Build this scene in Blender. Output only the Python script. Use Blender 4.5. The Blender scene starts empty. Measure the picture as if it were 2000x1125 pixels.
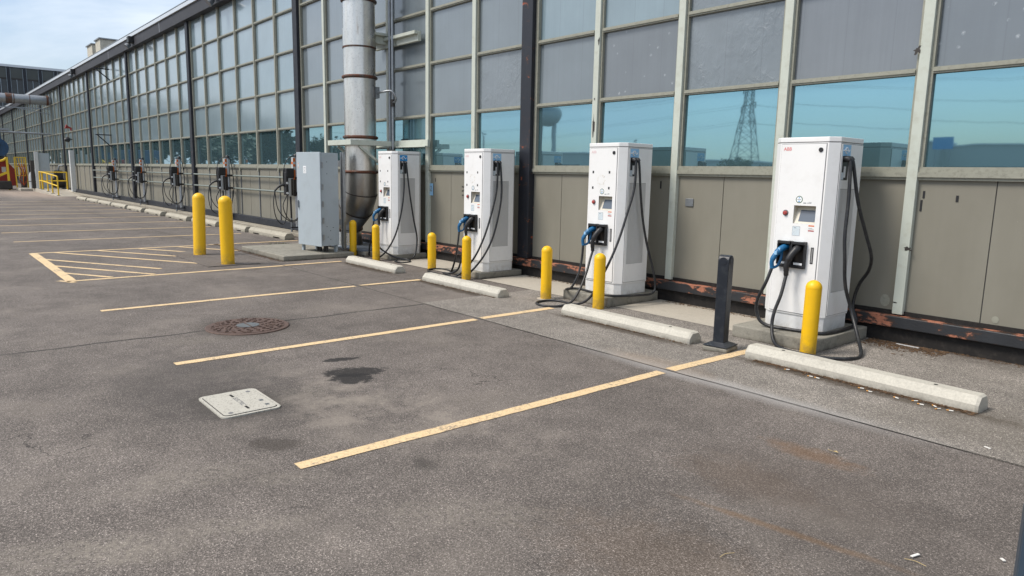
import bpy, math, random
from math import radians as R, sin, cos, pi
from mathutils import Vector, Matrix
random.seed(7)
S = bpy.context.scene
COL = S.collection

# ---------------------------------------------------------------- camera
CF, CT, CR, CY = 1370.1676, 0.159572, 0.0202312, 0.8633470
cd = bpy.data.cameras.new('camera'); cam = bpy.data.objects.new('camera', cd); COL.objects.link(cam)
d = Vector((-sin(CY)*cos(CT), cos(CY)*cos(CT), -sin(CT)))
rt = Vector((cos(CY), sin(CY), 0)); up = rt.cross(d)
r2 = rt*cos(CR)+up*sin(CR); u2 = up*cos(CR)-rt*sin(CR)
m = Matrix((r2, u2, -d)).transposed().to_4x4(); m.translation = Vector((0, 0, 1.64))
cam.matrix_world = m
cd.sensor_width = 36; cd.lens = CF/2000*36; cd.clip_start = .05; cd.clip_end = 3000
S.camera = cam

# ---------------------------------------------------------------- sky, sun, exposure
SUN_EL, SUN_AZ = 52, 205      # azimuth: degrees clockwise from +Y
W = bpy.data.worlds.new('World'); S.world = W; W.use_nodes = True
wn = W.node_tree; wn.nodes.clear()
def wnode(t, **k):
    n = wn.nodes.new(t)
    for a, b in k.items(): setattr(n, a, b)
    return n
sky = wnode('ShaderNodeTexSky', sky_type='NISHITA', sun_disc=False, sun_elevation=R(SUN_EL), sun_rotation=R(SUN_AZ), air_density=1.0, dust_density=1.6, ozone_density=1.2)
tc = wnode('ShaderNodeTexCoord'); mp = wnode('ShaderNodeMapping'); mp.inputs['Scale'].default_value = (1, 1, 3.2)
ns = wnode('ShaderNodeTexNoise'); ns.inputs['Scale'].default_value = 2.2; ns.inputs['Detail'].default_value = 7; ns.inputs['Roughness'].default_value = .55; ns.inputs['Distortion'].default_value = .4
cr = wnode('ShaderNodeValToRGB'); cr.color_ramp.elements[0].position = .41; cr.color_ramp.elements[0].color = (.18, .18, .18, 1); cr.color_ramp.elements[1].position = .62; cr.color_ramp.elements[1].color = (.95, .95, .95, 1)
mx = wnode('ShaderNodeMix', data_type='RGBA'); mx.inputs[7].default_value = (6.6, 6.95, 7.3, 1)
bg = wnode('ShaderNodeBackground'); bg.inputs[1].default_value = .15
wo = wnode('ShaderNodeOutputWorld'); L = wn.links.new
L(tc.outputs['Generated'], mp.inputs[0]); L(mp.outputs[0], ns.inputs['Vector']); L(ns.outputs[0], cr.inputs[0])
sx = wnode('ShaderNodeSeparateXYZ'); L(tc.outputs['Generated'], sx.inputs[0])
el = wnode('ShaderNodeValToRGB'); L(sx.outputs[2], el.inputs[0]); e_ = el.color_ramp.elements       # low sky is clear pale blue, unseen veil overhead brightened to light the scene
e_[0].position = 0.0; e_[0].color = (.66, .68, .72, 1); e_[1].position = .75; e_[1].color = (1.0, .98, .94, 1); e3 = e_.new(.28); e3.color = (.78, .82, .86, 1)
mul = wnode('ShaderNodeMix', data_type='RGBA', blend_type='MULTIPLY'); mul.inputs[0].default_value = 1
L(cr.outputs[0], mx.inputs[0]); L(sky.outputs[0], mx.inputs[6]); L(mx.outputs[2], mul.inputs[6]); L(el.outputs[0], mul.inputs[7]); L(mul.outputs[2], bg.inputs[0]); L(bg.outputs[0], wo.inputs[0])
sd = bpy.data.lights.new('sun', 'SUN'); sd.energy = 2.5; sd.angle = R(18); sd.color = (1, .93, .84)
sun = bpy.data.objects.new('sun', sd); COL.objects.link(sun)
sv = Vector((sin(R(SUN_AZ))*cos(R(SUN_EL)), cos(R(SUN_AZ))*cos(R(SUN_EL)), sin(R(SUN_EL))))
sun.rotation_euler = sv.to_track_quat('Z', 'Y').to_euler(); sun.location = sv*30
S.view_settings.view_transform = 'Standard'; S.view_settings.look = 'None'
S.view_settings.exposure = 0.36; S.view_settings.gamma = 1
S.cycles.max_bounces = 8; S.cycles.glossy_bounces = 4; S.cycles.caustics_reflective = False

# ---------------------------------------------------------------- node helpers
class N:
    def __init__(s, name):
        s.m = bpy.data.materials.new(name); s.m.use_nodes = True; s.t = s.m.node_tree
        s.b = s.t.nodes['Principled BSDF']; s.geo = None
    def n(s, t, **k):
        q = s.t.nodes.new(t)
        for a, b in k.items(): setattr(q, a, b)
        return q
    def l(s, a, b): s.t.links.new(a, b)
    def set(s, **k):
        for a, v in k.items():
            i = s.b.inputs[a.replace('_', ' ')]
            if hasattr(v, 'is_output') or isinstance(v, bpy.types.NodeSocket): s.l(v, i)
            else: i.default_value = v if not (isinstance(v, tuple) and len(v) == 3 and i.type == 'RGBA') else (*v, 1)
        return s
    def pos(s, sc=(1, 1, 1), obj=False):
        if obj: o = s.n('ShaderNodeTexCoord').outputs['Object']
        else: o = s.n('ShaderNodeNewGeometry').outputs['Position']
        if sc == (1, 1, 1): return o
        mm = s.n('ShaderNodeMapping'); mm.inputs['Scale'].default_value = sc; s.l(o, mm.inputs[0]); return mm.outputs[0]
    def noise(s, scale, detail=4, rough=.55, vec=None, dist=0):
        q = s.n('ShaderNodeTexNoise'); q.inputs['Scale'].default_value = scale; q.inputs['Detail'].default_value = detail
        q.inputs['Roughness'].default_value = rough; q.inputs['Distortion'].default_value = dist
        s.l(vec if vec else s.pos(), q.inputs['Vector']); return q.outputs[0]
    def vor(s, scale, vec=None, out='Color', feat='F1'):
        q = s.n('ShaderNodeTexVoronoi', feature=feat); q.inputs['Scale'].default_value = scale
        s.l(vec if vec else s.pos(), q.inputs['Vector']); return q.outputs[out]
    def math(s, op, a, b=None, c=None, clamp=False):
        q = s.n('ShaderNodeMath', operation=op, use_clamp=clamp)
        for i, v in enumerate((a, b, c)):
            if v is None: continue
            if isinstance(v, (int, float)): q.inputs[i].default_value = v
            else: s.l(v, q.inputs[i])
        return q.outputs[0]
    def ramp(s, f, stops):
        q = s.n('ShaderNodeValToRGB'); e = q.color_ramp.elements
        while len(e) < len(stops): e.new(.5)
        for i, (p, c) in enumerate(stops):
            e[i].position = p; e[i].color = (c, c, c, 1) if isinstance(c, (int, float)) else (*c, 1)
        s.l(f, q.inputs[0]); return q.outputs[0]
    def mix(s, f, a, b, mode='MIX'):
        q = s.n('ShaderNodeMix', data_type='RGBA', blend_type=mode)
        for i, v in ((0, f), (6, a), (7, b)):
            if isinstance(v, (int, float)): q.inputs[i].default_value = v if i == 0 else (v, v, v, 1)
            elif isinstance(v, tuple): q.inputs[i].default_value = (*v, 1)
            else: s.l(v, q.inputs[i])
        return q.outputs[2]
    def bump(s, h, strength=.3, dist=.01):
        q = s.n('ShaderNodeBump'); q.inputs['Strength'].default_value = strength; q.inputs['Distance'].default_value = dist
        s.l(h, q.inputs['Height']); s.l(q.outputs[0], s.b.inputs['Normal']); return s
    def xyz(s):
        q = s.n('ShaderNodeSeparateXYZ'); s.l(s.pos(), q.inputs[0]); return q.outputs
    def blob(s, x, y, rx, ry, ang=0, nz=None, amp=.7, soft=.35):
        """1 inside an irregular ellipse on the ground, 0 outside"""
        v = s.n('ShaderNodeMapping', vector_type='TEXTURE'); v.inputs['Location'].default_value = (x, y, 0)
        v.inputs['Rotation'].default_value = (0, 0, R(ang)); v.inputs['Scale'].default_value = (rx, ry, 1e3)
        s.l(s.pos(), v.inputs[0])
        ln = s.n('ShaderNodeVectorMath', operation='LENGTH'); s.l(v.outputs[0], ln.inputs[0])
        dd = ln.outputs['Value']
        if nz is not None: dd = s.math('ADD', dd, s.math('MULTIPLY', s.math('SUBTRACT', nz, .5), amp*2))
        return s.math('SUBTRACT', 1+soft/2, dd) if soft == 1 else s.math('DIVIDE', s.math('SUBTRACT', 1+soft/2, dd), soft, clamp=True)

def simple(name, col, rough=.5, metal=0, foot=0, var=.12, scale=6, bump=0, bscale=60, spec=None, streak=False, dirt=None, dirtamt=.4):
    k = N(name)
    nz = k.noise(scale, 6, .6, vec=k.pos((1, 1, .12)) if streak else None)
    lo = tuple(c*(1-var*1.6) for c in col); hi = tuple(min(1, c*(1+var)) for c in col)
    c = k.mix(nz, lo, hi)
    if dirt:
        dn = k.noise(scale*2.3, 7, .65)
        c = k.mix(k.math('MULTIPLY', k.ramp(dn, [(.5, 0), (.72, 1)]), dirtamt), c, dirt)
    if foot:
        zz = k.xyz()[2]; lo_ = k.math('SUBTRACT', 1, k.math('DIVIDE', zz, foot), clamp=True); dn2 = k.noise(14, 6, .7)
        c = k.mix(k.math('MULTIPLY', lo_, k.ramp(dn2, [(.34, 0), (.6, .7)])), c, (.16, .12, .07))
        sc_ = k.ramp(k.noise(22, 5, .75, vec=k.pos((1, 1, .3))), [(.66, 0), (.72, 1)]); c = k.mix(k.math('MULTIPLY', sc_, .35), c, tuple(v*.45 for v in col))
    k.set(Base_Color=c, Roughness=rough, Metallic=metal)
    if bump: k.bump(k.noise(bscale, 3), bump, .004)
    return k.m

M = {}
# ---- asphalt family
def asphalt(name, base, lot=False, strip=False):
    k = N(name); x, y, z = k.xyz()
    ag = k.vor(235); agf = k.n('ShaderNodeSeparateColor'); k.l(ag, agf.inputs[0])
    speck = k.ramp(agf.outputs[0], [(0, .5), (.5, .9), (.84, 1.15), (1, 2.5)])
    ag2 = k.n('ShaderNodeSeparateColor'); k.l(k.vor(110), ag2.inputs[0])
    speck2 = k.ramp(ag2.outputs[0], [(0, .86), (.8, 1.0), (.95, 1.05), (1, 1.5)])
    fine = k.noise(95, 5, .7); big = k.noise(.55, 6, .6); mid = k.noise(3.2, 6, .65); wig = k.noise(5, 5, .7)
    c = k.mix(k.ramp(big, [(.3, 0), (.7, 1)]), tuple(v*.78 for v in base), tuple(v*1.18 for v in base))
    c = k.mix(1, c, k.ramp(mid, [(.3, .82), (.7, 1.16)]), 'MULTIPLY')
    c = k.mix(1, c, speck, 'MULTIPLY'); c = k.mix(1, c, speck2, 'MULTIPLY')
    c = k.mix(1, c, k.ramp(fine, [(.3, .42), (.7, 1.58)]), 'MULTIPLY')
    oilz = k.noise(9, 7, .75)
    h = k.math('ADD', k.math('MULTIPLY', agf.outputs[0], .5), k.math('MULTIPLY', fine, .9))
    if lot:
        oldbits = k.ramp(k.noise(1.1, 5, .6), [(.52, 0), (.66, 1)])
        c = k.mix(k.math('MULTIPLY', oldbits, .3), c, (.235, .205, .175))        # pale worn patches
        pale = k.blob(-4.3, 2.3, 1.2, .5, 20, wig, .9, .9)
        c = k.mix(k.math('MULTIPLY', k.math('MULTIPLY', pale, k.ramp(mid, [(.45, 0), (.62, 1)])), .7), c, (.27, .235, .2))
        gran = k.ramp(k.noise(28, 5, .75), [(.42, 0), (.62, 1)])
        for (bx, by, rx, ry, an) in ((-3.81, 1.05, .34, .15, 75), (-3.21, .61, .30, .12, 60), (-3.33, .34, .3, .14, 60), (-4.86, 2.14, .22, .1, 70), (-4.45, 2.35, .3, .1, 60), (-3.12, 1.05, .25, .08, 60), (-5.74, 2.0, .3, .12, 80), (-3.5, 1.42, .2, .08, 60), (-2.6, 1.9, .4, .14, 50), (-7.0, 2.0, .3, .16, 80)):
            c = k.mix(k.math('MULTIPLY', k.math('MULTIPLY', k.blob(bx, by, rx, ry, an, oilz, 1.3, .8), gran), .5), c, (.27, .24, .20))      # dusty crust
        c = k.mix(k.math('MULTIPLY', k.blob(-4.0, 1.55, .16, .1, 40, oilz, 1.2, .6), .6), c, (.05, .042, .035))
        c = k.mix(k.ramp(k.math('MULTIPLY', k.vor(26, out='Distance'), 1), [(0, .9), (.075, 0)]), c, (.42, .39, .34))
        dk = k.blob(-5.6, 1.6, 1.0, .55, 0, wig, .8, .8)
        c = k.mix(k.math('MULTIPLY', dk, .45), c, (.055, .05, .048))
        for (bx, by, rx, ry, an) in ((-5.12, 2.68, .24, .13, 70), (-4.98, 2.58, .17, .14, 40), (-5.56, 2.76, .14, .06, 75)):   # oil
            c = k.mix(k.math('MULTIPLY', k.blob(bx, by, rx, ry, an, oilz, 1.3, .3), .88), c, (.018, .017, .017))
        c = k.mix(k.math('MULTIPLY', k.blob(-1.75, 3.6, .55, .4, 0, oilz, 1.2, .9), .3), c, (.085, .066, .055))
        c = k.mix(k.math('MULTIPLY', k.blob(-1.88, 4.04, .26, .09, 0, oilz, 1.2, .9), .4), c, (.19, .095, .035))     # rust stains
        c = k.mix(k.math('MULTIPLY', k.blob(-1.5, 3.02, .46, .028, 10, oilz, .9, .9), .36), c, (.22, .115, .04))
        c = k.mix(k.math('MULTIPLY', k.blob(-1.7, 2.35, .5, .3, 10, oilz, 1.4, .9), .16), c, (.16, .095, .045))
        c = k.mix(k.math('MULTIPLY', k.blob(-1.95, 3.4, .35, .2, 0, oilz, 1.4, .9), .16), c, (.15, .09, .045))
        c = k.mix(k.math('MULTIPLY', k.blob(-1.0, 3.3, .9, .5, 0, oilz, 1.2, .9), .22), c, (.095, .08, .07))
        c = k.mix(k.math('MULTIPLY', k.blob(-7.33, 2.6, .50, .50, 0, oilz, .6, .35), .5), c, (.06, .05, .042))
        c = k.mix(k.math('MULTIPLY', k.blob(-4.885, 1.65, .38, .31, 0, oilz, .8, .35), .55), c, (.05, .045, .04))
        for (bx, by, rx) in ((-2.46, 5.70, 1.15), (-4.95, 5.76, .95), (-8.1, 5.84, .95), (-10.8, 5.90, .9)):   # dirt drifted along the stops, doubling as painted contact shadow
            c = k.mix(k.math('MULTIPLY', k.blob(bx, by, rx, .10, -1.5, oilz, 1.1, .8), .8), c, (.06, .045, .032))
        c = k.mix(k.math('MULTIPLY', k.blob(-3.2, 2.1, .09, .05, -10, wig, .6, .9), .6), c, (.05, .045, .04))
        c = k.mix(k.math('MULTIPLY', k.blob(-50, 5.3, 7, 1.6, 0, wig, .3, .9), .75), c, (.36, .29, .24))
        # long crack that wanders across the bays through the manhole
        cx = k.math('ADD', -7.55, k.math('MULTIPLY', k.noise(.6, 6, .6), .3)); w = k.math('MAXIMUM', .0015, k.math('MULTIPLY', k.math('SUBTRACT', k.noise(1.6, 4), .26), .05))
        dist = k.math('ABSOLUTE', k.math('SUBTRACT', x, cx))
        crk = k.math('MULTIPLY', k.math('LESS_THAN', dist, w), k.math('LESS_THAN', y, 5.4))
        halo = k.math('MULTIPLY', k.math('SUBTRACT', 1, k.math('DIVIDE', dist, .07), clamp=True), .35)
        c = k.mix(halo, c, (.07, .065, .06)); c = k.mix(crk, c, (.012, .011, .011)); h = k.math('SUBTRACT', h, k.math('MULTIPLY', crk, 6))
        ve = k.n('ShaderNodeTexVoronoi', feature='DISTANCE_TO_EDGE'); ve.inputs['Scale'].default_value = .42; wv = k.n('ShaderNodeVectorMath', operation='ADD')
        nv = k.n('ShaderNodeTexNoise'); nv.inputs['Scale'].default_value = 2.5; nv.inputs['Detail'].default_value = 6; k.l(k.pos(), nv.inputs['Vector']); k.l(k.pos(), wv.inputs[0]); k.l(nv.outputs['Color'], wv.inputs[1]); k.l(wv.outputs[0], ve.inputs['Vector'])
        hair = k.math('MULTIPLY', k.math('LESS_THAN', ve.outputs[0], .0022), k.ramp(k.noise(.5, 3), [(.6, 0), (.64, 1)]))
        c = k.mix(k.math('MULTIPLY', hair, .75), c, (.03, .027, .025))                   # hairline cracks here and there
        tr = k.math('MULTIPLY', k.ramp(k.noise(.8, 4, .5, vec=k.pos((.12, 1.6, 1))), [(.5, 0), (.7, 1)]), k.math('LESS_THAN', x, -14))
        c = k.mix(k.math('MULTIPLY', tr, .3), c, (.085, .078, .078))                 # tyre rubber across the far stalls
    # the joint between lot and strip with its bleached band
    jd = k.math('ABSOLUTE', k.math('SUBTRACT', y, k.math('ADD', 4.835, k.math('MULTIPLY', k.noise(1.1, 4), .05))))
    band = k.math('MULTIPLY', k.math('SUBTRACT', 1, k.math('DIVIDE', jd, k.math('ADD', .04, k.math('MULTIPLY', wig, .26))), clamp=True), 1)
    bm = k.math('MULTIPLY', k.blob(-3.1, 4.9, 1.25, .6, 0, wig, .5, .9), band)
    c = k.mix(k.math('MULTIPLY', bm, .75), c, (.38, .365, .35))
    edge = k.math('MULTIPLY', k.math('LESS_THAN', jd, .007), .85)
    c = k.mix(edge, c, (.02, .018, .017))
    if strip:
        # dirt along the foot of the wall
        dw = k.math('MULTIPLY', k.math('SUBTRACT', y, 7.25), 2.2, clamp=True)
        c = k.mix(k.math('MULTIPLY', dw, k.ramp(wig, [(.4, 0), (.6, .8)])), c, (.075, .058, .042))
        for (bx, by, rx) in ((-2.46, 5.70, 1.15), (-4.95, 5.76, .95)):  # stop dirt carried onto the strip, also painted as contact shadow
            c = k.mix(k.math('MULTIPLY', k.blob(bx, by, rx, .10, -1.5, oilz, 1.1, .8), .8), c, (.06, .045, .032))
        c = k.mix(k.math('MULTIPLY', k.blob(-1.2, 5.5, .8, .5, 0, oilz, 1.2, .9), .3), c, (.13, .11, .085))
        c = k.mix(k.math('MULTIPLY', k.blob(-3.8, 4.95, .5, .18, 0, wig, .8, .9), .4), c, (.33, .26, .2))
    k.set(Base_Color=c, Roughness=.88); k.b.inputs['Specular IOR Level'].default_value = .3
    k.bump(h, .55, .006)
    return k.m
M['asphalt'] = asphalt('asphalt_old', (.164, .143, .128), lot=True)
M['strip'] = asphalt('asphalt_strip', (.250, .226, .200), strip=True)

def concrete(name, col, pits=True, foot=True, var=.16, stain=(.12, .105, .085), amt=.45, bump=.35):
    k = N(name); big = k.noise(1.7, 6, .6); fine = k.noise(55, 5, .7); mid = k.noise(9, 6, .7)
    c = k.mix(big, tuple(v*(1-var) for v in col), tuple(min(1, v*(1+var)) for v in col))
    c = k.mix(1, c, k.ramp(fine, [(.3, .84), (.7, 1.12)]), 'MULTIPLY')
    c = k.mix(k.math('MULTIPLY', k.ramp(mid, [(.52, 0), (.75, 1)]), amt), c, stain)
    x, y, z = k.xyz(); low = k.math('SUBTRACT', 1, k.math('DIVIDE', z, .045), clamp=True)
    if foot: c = k.mix(k.math('MULTIPLY', low, k.ramp(mid, [(.35, .15), (.6, .85)])), c, (.09, .075, .055))     # splashed dirt at the foot
    h = fine
    if pits:
        v = k.vor(26, out='Distance'); pm = k.ramp(v, [(.0, 1), (.16, 0)]); pm = k.math('MULTIPLY', pm, k.ramp(k.noise(7, 3), [(.48, 0), (.58, 1)]))
        c = k.mix(k.math('MULTIPLY', pm, .6), c, (.12, .11, .09)); h = k.math('SUBTRACT', fine, k.math('MULTIPLY', pm, 1.5))
    k.set(Base_Color=c, Roughness=.85); k.bump(h, bump, .005); return k.m
M['slab'] = concrete('light_slab', (.44, .40, .335), pits=False, foot=False, var=.1, amt=.2)
M['stop'] = concrete('precast_concrete', (.50, .475, .41), var=.1, amt=.25)
M['oldstop'] = concrete('weathered_concrete', (.40, .37, .30), var=.2, stain=(.2, .17, .12), amt=.6)
M['pad'] = concrete('pad_concrete', (.26, .245, .205), var=.34, stain=(.085, .078, .065), amt=.85)
M['ledge'] = concrete('ledge_concrete', (.33, .30, .24), var=.15, stain=(.1, .07, .045), amt=.8)

def paint_line():
    k = N('worn_line_paint'); a = k.noise(34, 6, .75); b = k.noise(2.5, 5, .6); v = k.n('ShaderNodeSeparateColor'); k.l(k.vor(110), v.inputs[0])
    c = k.mix(b, (.68, .47, .25), (.76, .59, .36)); c = k.mix(1, c, k.ramp(v.outputs[0], [(0, .8), (.5, 1), (1, 1.06)]), 'MULTIPLY')
    wear = k.math('ADD', k.math('MULTIPLY', a, .6), k.math('MULTIPLY', b, .4))
    c = k.mix(k.ramp(wear, [(.525, 0), (.62, .9)]), c, (.16, .135, .12)); k.set(Base_Color=c, Roughness=.8); k.bump(a, .3, .004); return k.m
M['line'] = paint_line()
M['yellow'] = simple('bollard_yellow', (.86, .50, .002), .45, foot=.22, var=.03, scale=4, bump=.02, bscale=12, dirt=(.45, .26, .03), dirtamt=.12)
M['white'] = simple('charger_white', (.84, .84, .83), .30, foot=.0, var=.03, scale=3, dirt=(.55, .53, .49), dirtamt=.18, streak=True)
M['white2'] = simple('charger_grey_white', (.76, .77, .77), .36, foot=.24, var=.03, dirt=(.45, .43, .39), dirtamt=.2, streak=True)
M['seam'] = simple('seam_grey', (.16, .16, .165), .7)
M['grille'] = simple('grille_grey', (.58, .58, .57), .5, var=.05)
M['gap'] = simple('grille_gap', (.30, .30, .30), .7)
M['bezel'] = simple('bezel_cream', (.66, .62, .53), .45, var=.05, dirt=(.4, .34, .25), dirtamt=.35)
M['black'] = simple('black_plastic', (.018, .018, .02), .45, var=.2)
M['rubber'] = simple('cable_rubber', (.017, .018, .021), .42, var=.25, scale=9, dirt=(.09, .085, .075), dirtamt=.45)
M['blue'] = simple('connector_blue', (.012, .13, .30), .35, var=.15)
M['decalblue'] = simple('decal_blue', (.30, .55, .80), .5, var=.04)
M['decaldeep'] = simple('decal_deep_blue', (.03, .28, .62), .5, var=.04)
M['decalwhite'] = simple('decal_white', (.85, .87, .88), .5, var=.02)
M['paper'] = simple('decal_pale', (.62, .70, .74), .5, var=.05)
M['textgrey'] = simple('print_grey', (.22, .24, .27), .6)
M['red'] = simple('signal_red', (.40, .06, .055), .4)
M['orange'] = simple('label_orange', (.72, .17, .03), .5)
M['logored'] = simple('faded_red', (.72, .22, .22), .5, var=.15, scale=60)
M['logofaint'] = simple('bleached_red', (.78, .60, .60), .5, var=.1, scale=60)
M['green'] = simple('ring_green', (.03, .11, .05), .5)
k = N('screen_glass'); k.set(Base_Color=(.10, .125, .16), Roughness=.12, IOR=1.6); M['screen'] = k.m
M['post'] = simple('black_post_paint', (.012, .016, .024), .38, var=.25, dirt=(.05, .055, .06), dirtamt=.5, bump=.05)
M['bluepost'] = simple('blue_grey_post_paint', (.035, .058, .085), .4, var=.15)
M['cabinet'] = simple('cabinet_grey', (.40, .46, .50), .45, var=.05, scale=2, dirt=(.3, .33, .34), dirtamt=.35, streak=True)
M['galv'] = simple('galvanised', (.33, .35, .37), .42, .75, var=.25, scale=14)
M['silver'] = simple('pole_silver', (.50, .52, .54), .38, .55, var=.1)
M['grate'] = simple('grate_steel', (.16, .20, .26), .5, .4, var=.5, scale=80, bump=.6, bscale=70)
M['rail'] = simple('rail_paint', (.20, .23, .21), .55, var=.1)
M['mull'] = simple('mullion_paint', (.52, .555, .49), .55, var=.05, scale=4, dirt=(.30, .28, .2), dirtamt=.3)
M['frame'] = simple('frame_beige', (.30, .30, .245), .5, var=.14, scale=12, dirt=(.13, .125, .1), dirtamt=.5)
M['fascia'] = simple('fascia_charcoal', (.027, .027, .034), .6, var=.12, scale=1.2, dirt=(.09, .09, .1), dirtamt=.3)
M['gutter'] = simple('gutter_metal', (.62, .66, .70), .35, .25, var=.06)
M['navy'] = simple('navy_steel', (.014, .017, .026), .6, var=.25, scale=3, dirt=(.07, .065, .06), dirtamt=.4)
M['tar'] = simple('tarred_foundation', (.012, .010, .009), .8, var=.4, scale=7, bump=.6, bscale=18, dirt=(.05, .042, .035), dirtamt=.5)
M['ventbox'] = simple('vent_cream', (.60, .565, .47), .7, var=.2, scale=5, dirt=(.3, .26, .2), dirtamt=.6, streak=True)
M['brick'] = simple('dark_panels', (.075, .085, .08), .5, var=.25, scale=.6)
M['darkglass'] = simple('grimy_glass', (.045, .055, .062), .25, var=.35, scale=1.2)
M['farline'] = simple('pale_mullion', (.27, .32, .36), .6)
M['machine_red'] = simple('dumpster_red', (.33, .03, .022), .5, var=.25, scale=3, dirt=(.12, .03, .02), dirtamt=.6)
M['machine_blue'] = simple('machine_blue', (.02, .075, .17), .5, var=.3, scale=4, dirt=(.04, .035, .03), dirtamt=.7)
M['grime'] = simple('greasy_steel', (.04, .034, .03), .6, var=.4, scale=9)
M['brown'] = simple('brown_cylinder', (.085, .065, .055), .5)
M['offwhite'] = simple('offwhite_paint', (.62, .64, .64), .5, var=.08, dirt=(.35, .34, .3), dirtamt=.4)
M['railyellow'] = simple('rail_yellow', (.80, .53, .03), .45, var=.1)
M['leaf'] = simple('foliage', (.026, .055, .018), .6, var=.55, scale=1.2)
M['pylon'] = simple('pylon_steel', (.24, .27, .28), .6)  # grey raised to put distance haze into the steel
M['bark'] = simple('bark', (.07, .055, .04), .9, var=.3)
M['litter'] = simple('litter_brown', (.13, .075, .038), .9, var=.7, scale=40)
M['butt'] = simple('butt_white', (.75, .73, .68), .8, var=.05)
M['filter'] = simple('butt_filter', (.62, .30, .08), .8)
M['leafdry'] = simple('dry_leaf', (.55, .42, .2), .8)
M['officewall'] = simple('office_wall', (.46, .48, .47), .7, var=.1)  # lightened to mimic distance haze and lift the shaded faces
M['towerwhite'] = simple('tower_paint', (.45, .48, .50), .6)  # tank and legs lightened in colour for distance haze
M['grass'] = simple('grass_green', (.07, .10, .025), .9, var=.5, scale=50)

def rusty(name, paint, amt_top, amt_side, rust=(.38, .15, .09)):
    k = N(name); nz = k.noise(8.5, 9, .68, vec=k.pos((.55, 1, 1.25)), dist=.2); g = k.n('ShaderNodeNewGeometry'); q = k.n('ShaderNodeSeparateXYZ'); k.l(g.outputs['Normal'], q.inputs[0])
    upf = k.math('MULTIPLY', q.outputs[2], 1, clamp=True); area = k.noise(.55, 3, .5)
    thr = k.math('SUBTRACT', k.math('ADD', amt_side, k.math('MULTIPLY', upf, amt_side-amt_top if False else -(amt_side-amt_top))), k.math('MULTIPLY', k.math('SUBTRACT', area, .5), .35))
    msk = k.math('MULTIPLY', k.math('SUBTRACT', nz, thr), 28, clamp=True)
    sm = k.math('MULTIPLY', k.math('SUBTRACT', k.math('ADD', nz, k.math('MULTIPLY', upf, .07)), k.math('SUBTRACT', thr, .06)), 14, clamp=True)
    rc = k.mix(k.noise(30, 5, .7), tuple(v*.55 for v in rust), tuple(v*1.35 for v in rust))
    c = k.mix(k.noise(4, 6, .6, vec=k.pos((1, 1, .25))), tuple(v*.7 for v in paint), tuple(v*1.5 for v in paint))
    c = k.mix(k.math('MULTIPLY', sm, .8), c, (.06, .03, .018)); c = k.mix(msk, c, rc)
    k.set(Base_Color=c, Roughness=k.ramp(msk, [(0, .45), (1, .85)])); k.bump(k.math('SUBTRACT', k.noise(60, 3), msk), .5, .004); return k.m
M['rustbeam'] = rusty('peeling_black_beam', (.022, .024, .028), .475, .555)
M['rustcol'] = rusty('peeling_navy_column', (.013, .015, .022), .612, .612, (.35, .08, .04))
M['rustring'] = rusty('rusted_flange', (.07, .05, .042), .45, .49, (.13, .052, .03))
M['duct'] = None
def ductmat(name, base, rough):
    k = N(name); st = k.noise(7, 6, .65, vec=k.pos((1, 1, .15))); mid = k.noise(3, 6, .6); sc = k.noise(26, 6, .75)
    c = k.mix(st, tuple(v*.7 for v in base), tuple(min(1, v*1.25) for v in base))
    c = k.mix(k.math('MULTIPLY', k.ramp(sc, [(.52, 0), (.7, 1)]), .35), c, (.2, .19, .17))
    rn = k.noise(9, 5, .6, vec=k.pos((1.4, 1.4, .12)), dist=.2)
    c = k.mix(k.math('MULTIPLY', k.ramp(rn, [(.6, 0), (.72, 1)]), .5), c, (.24, .13, .07))
    k.set(Base_Color=c, Roughness=k.mix(mid, rough-.04, rough+.14), Metallic=.92); k.bump(k.noise(5, 4, vec=k.pos((1, 1, .5))), .22, .02); return k.m
M['duct'] = ductmat('weathered_duct_steel', (.74, .71, .66), .24)
M['ductdark'] = ductmat('stained_duct_steel', (.40, .385, .36), .30)

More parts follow.
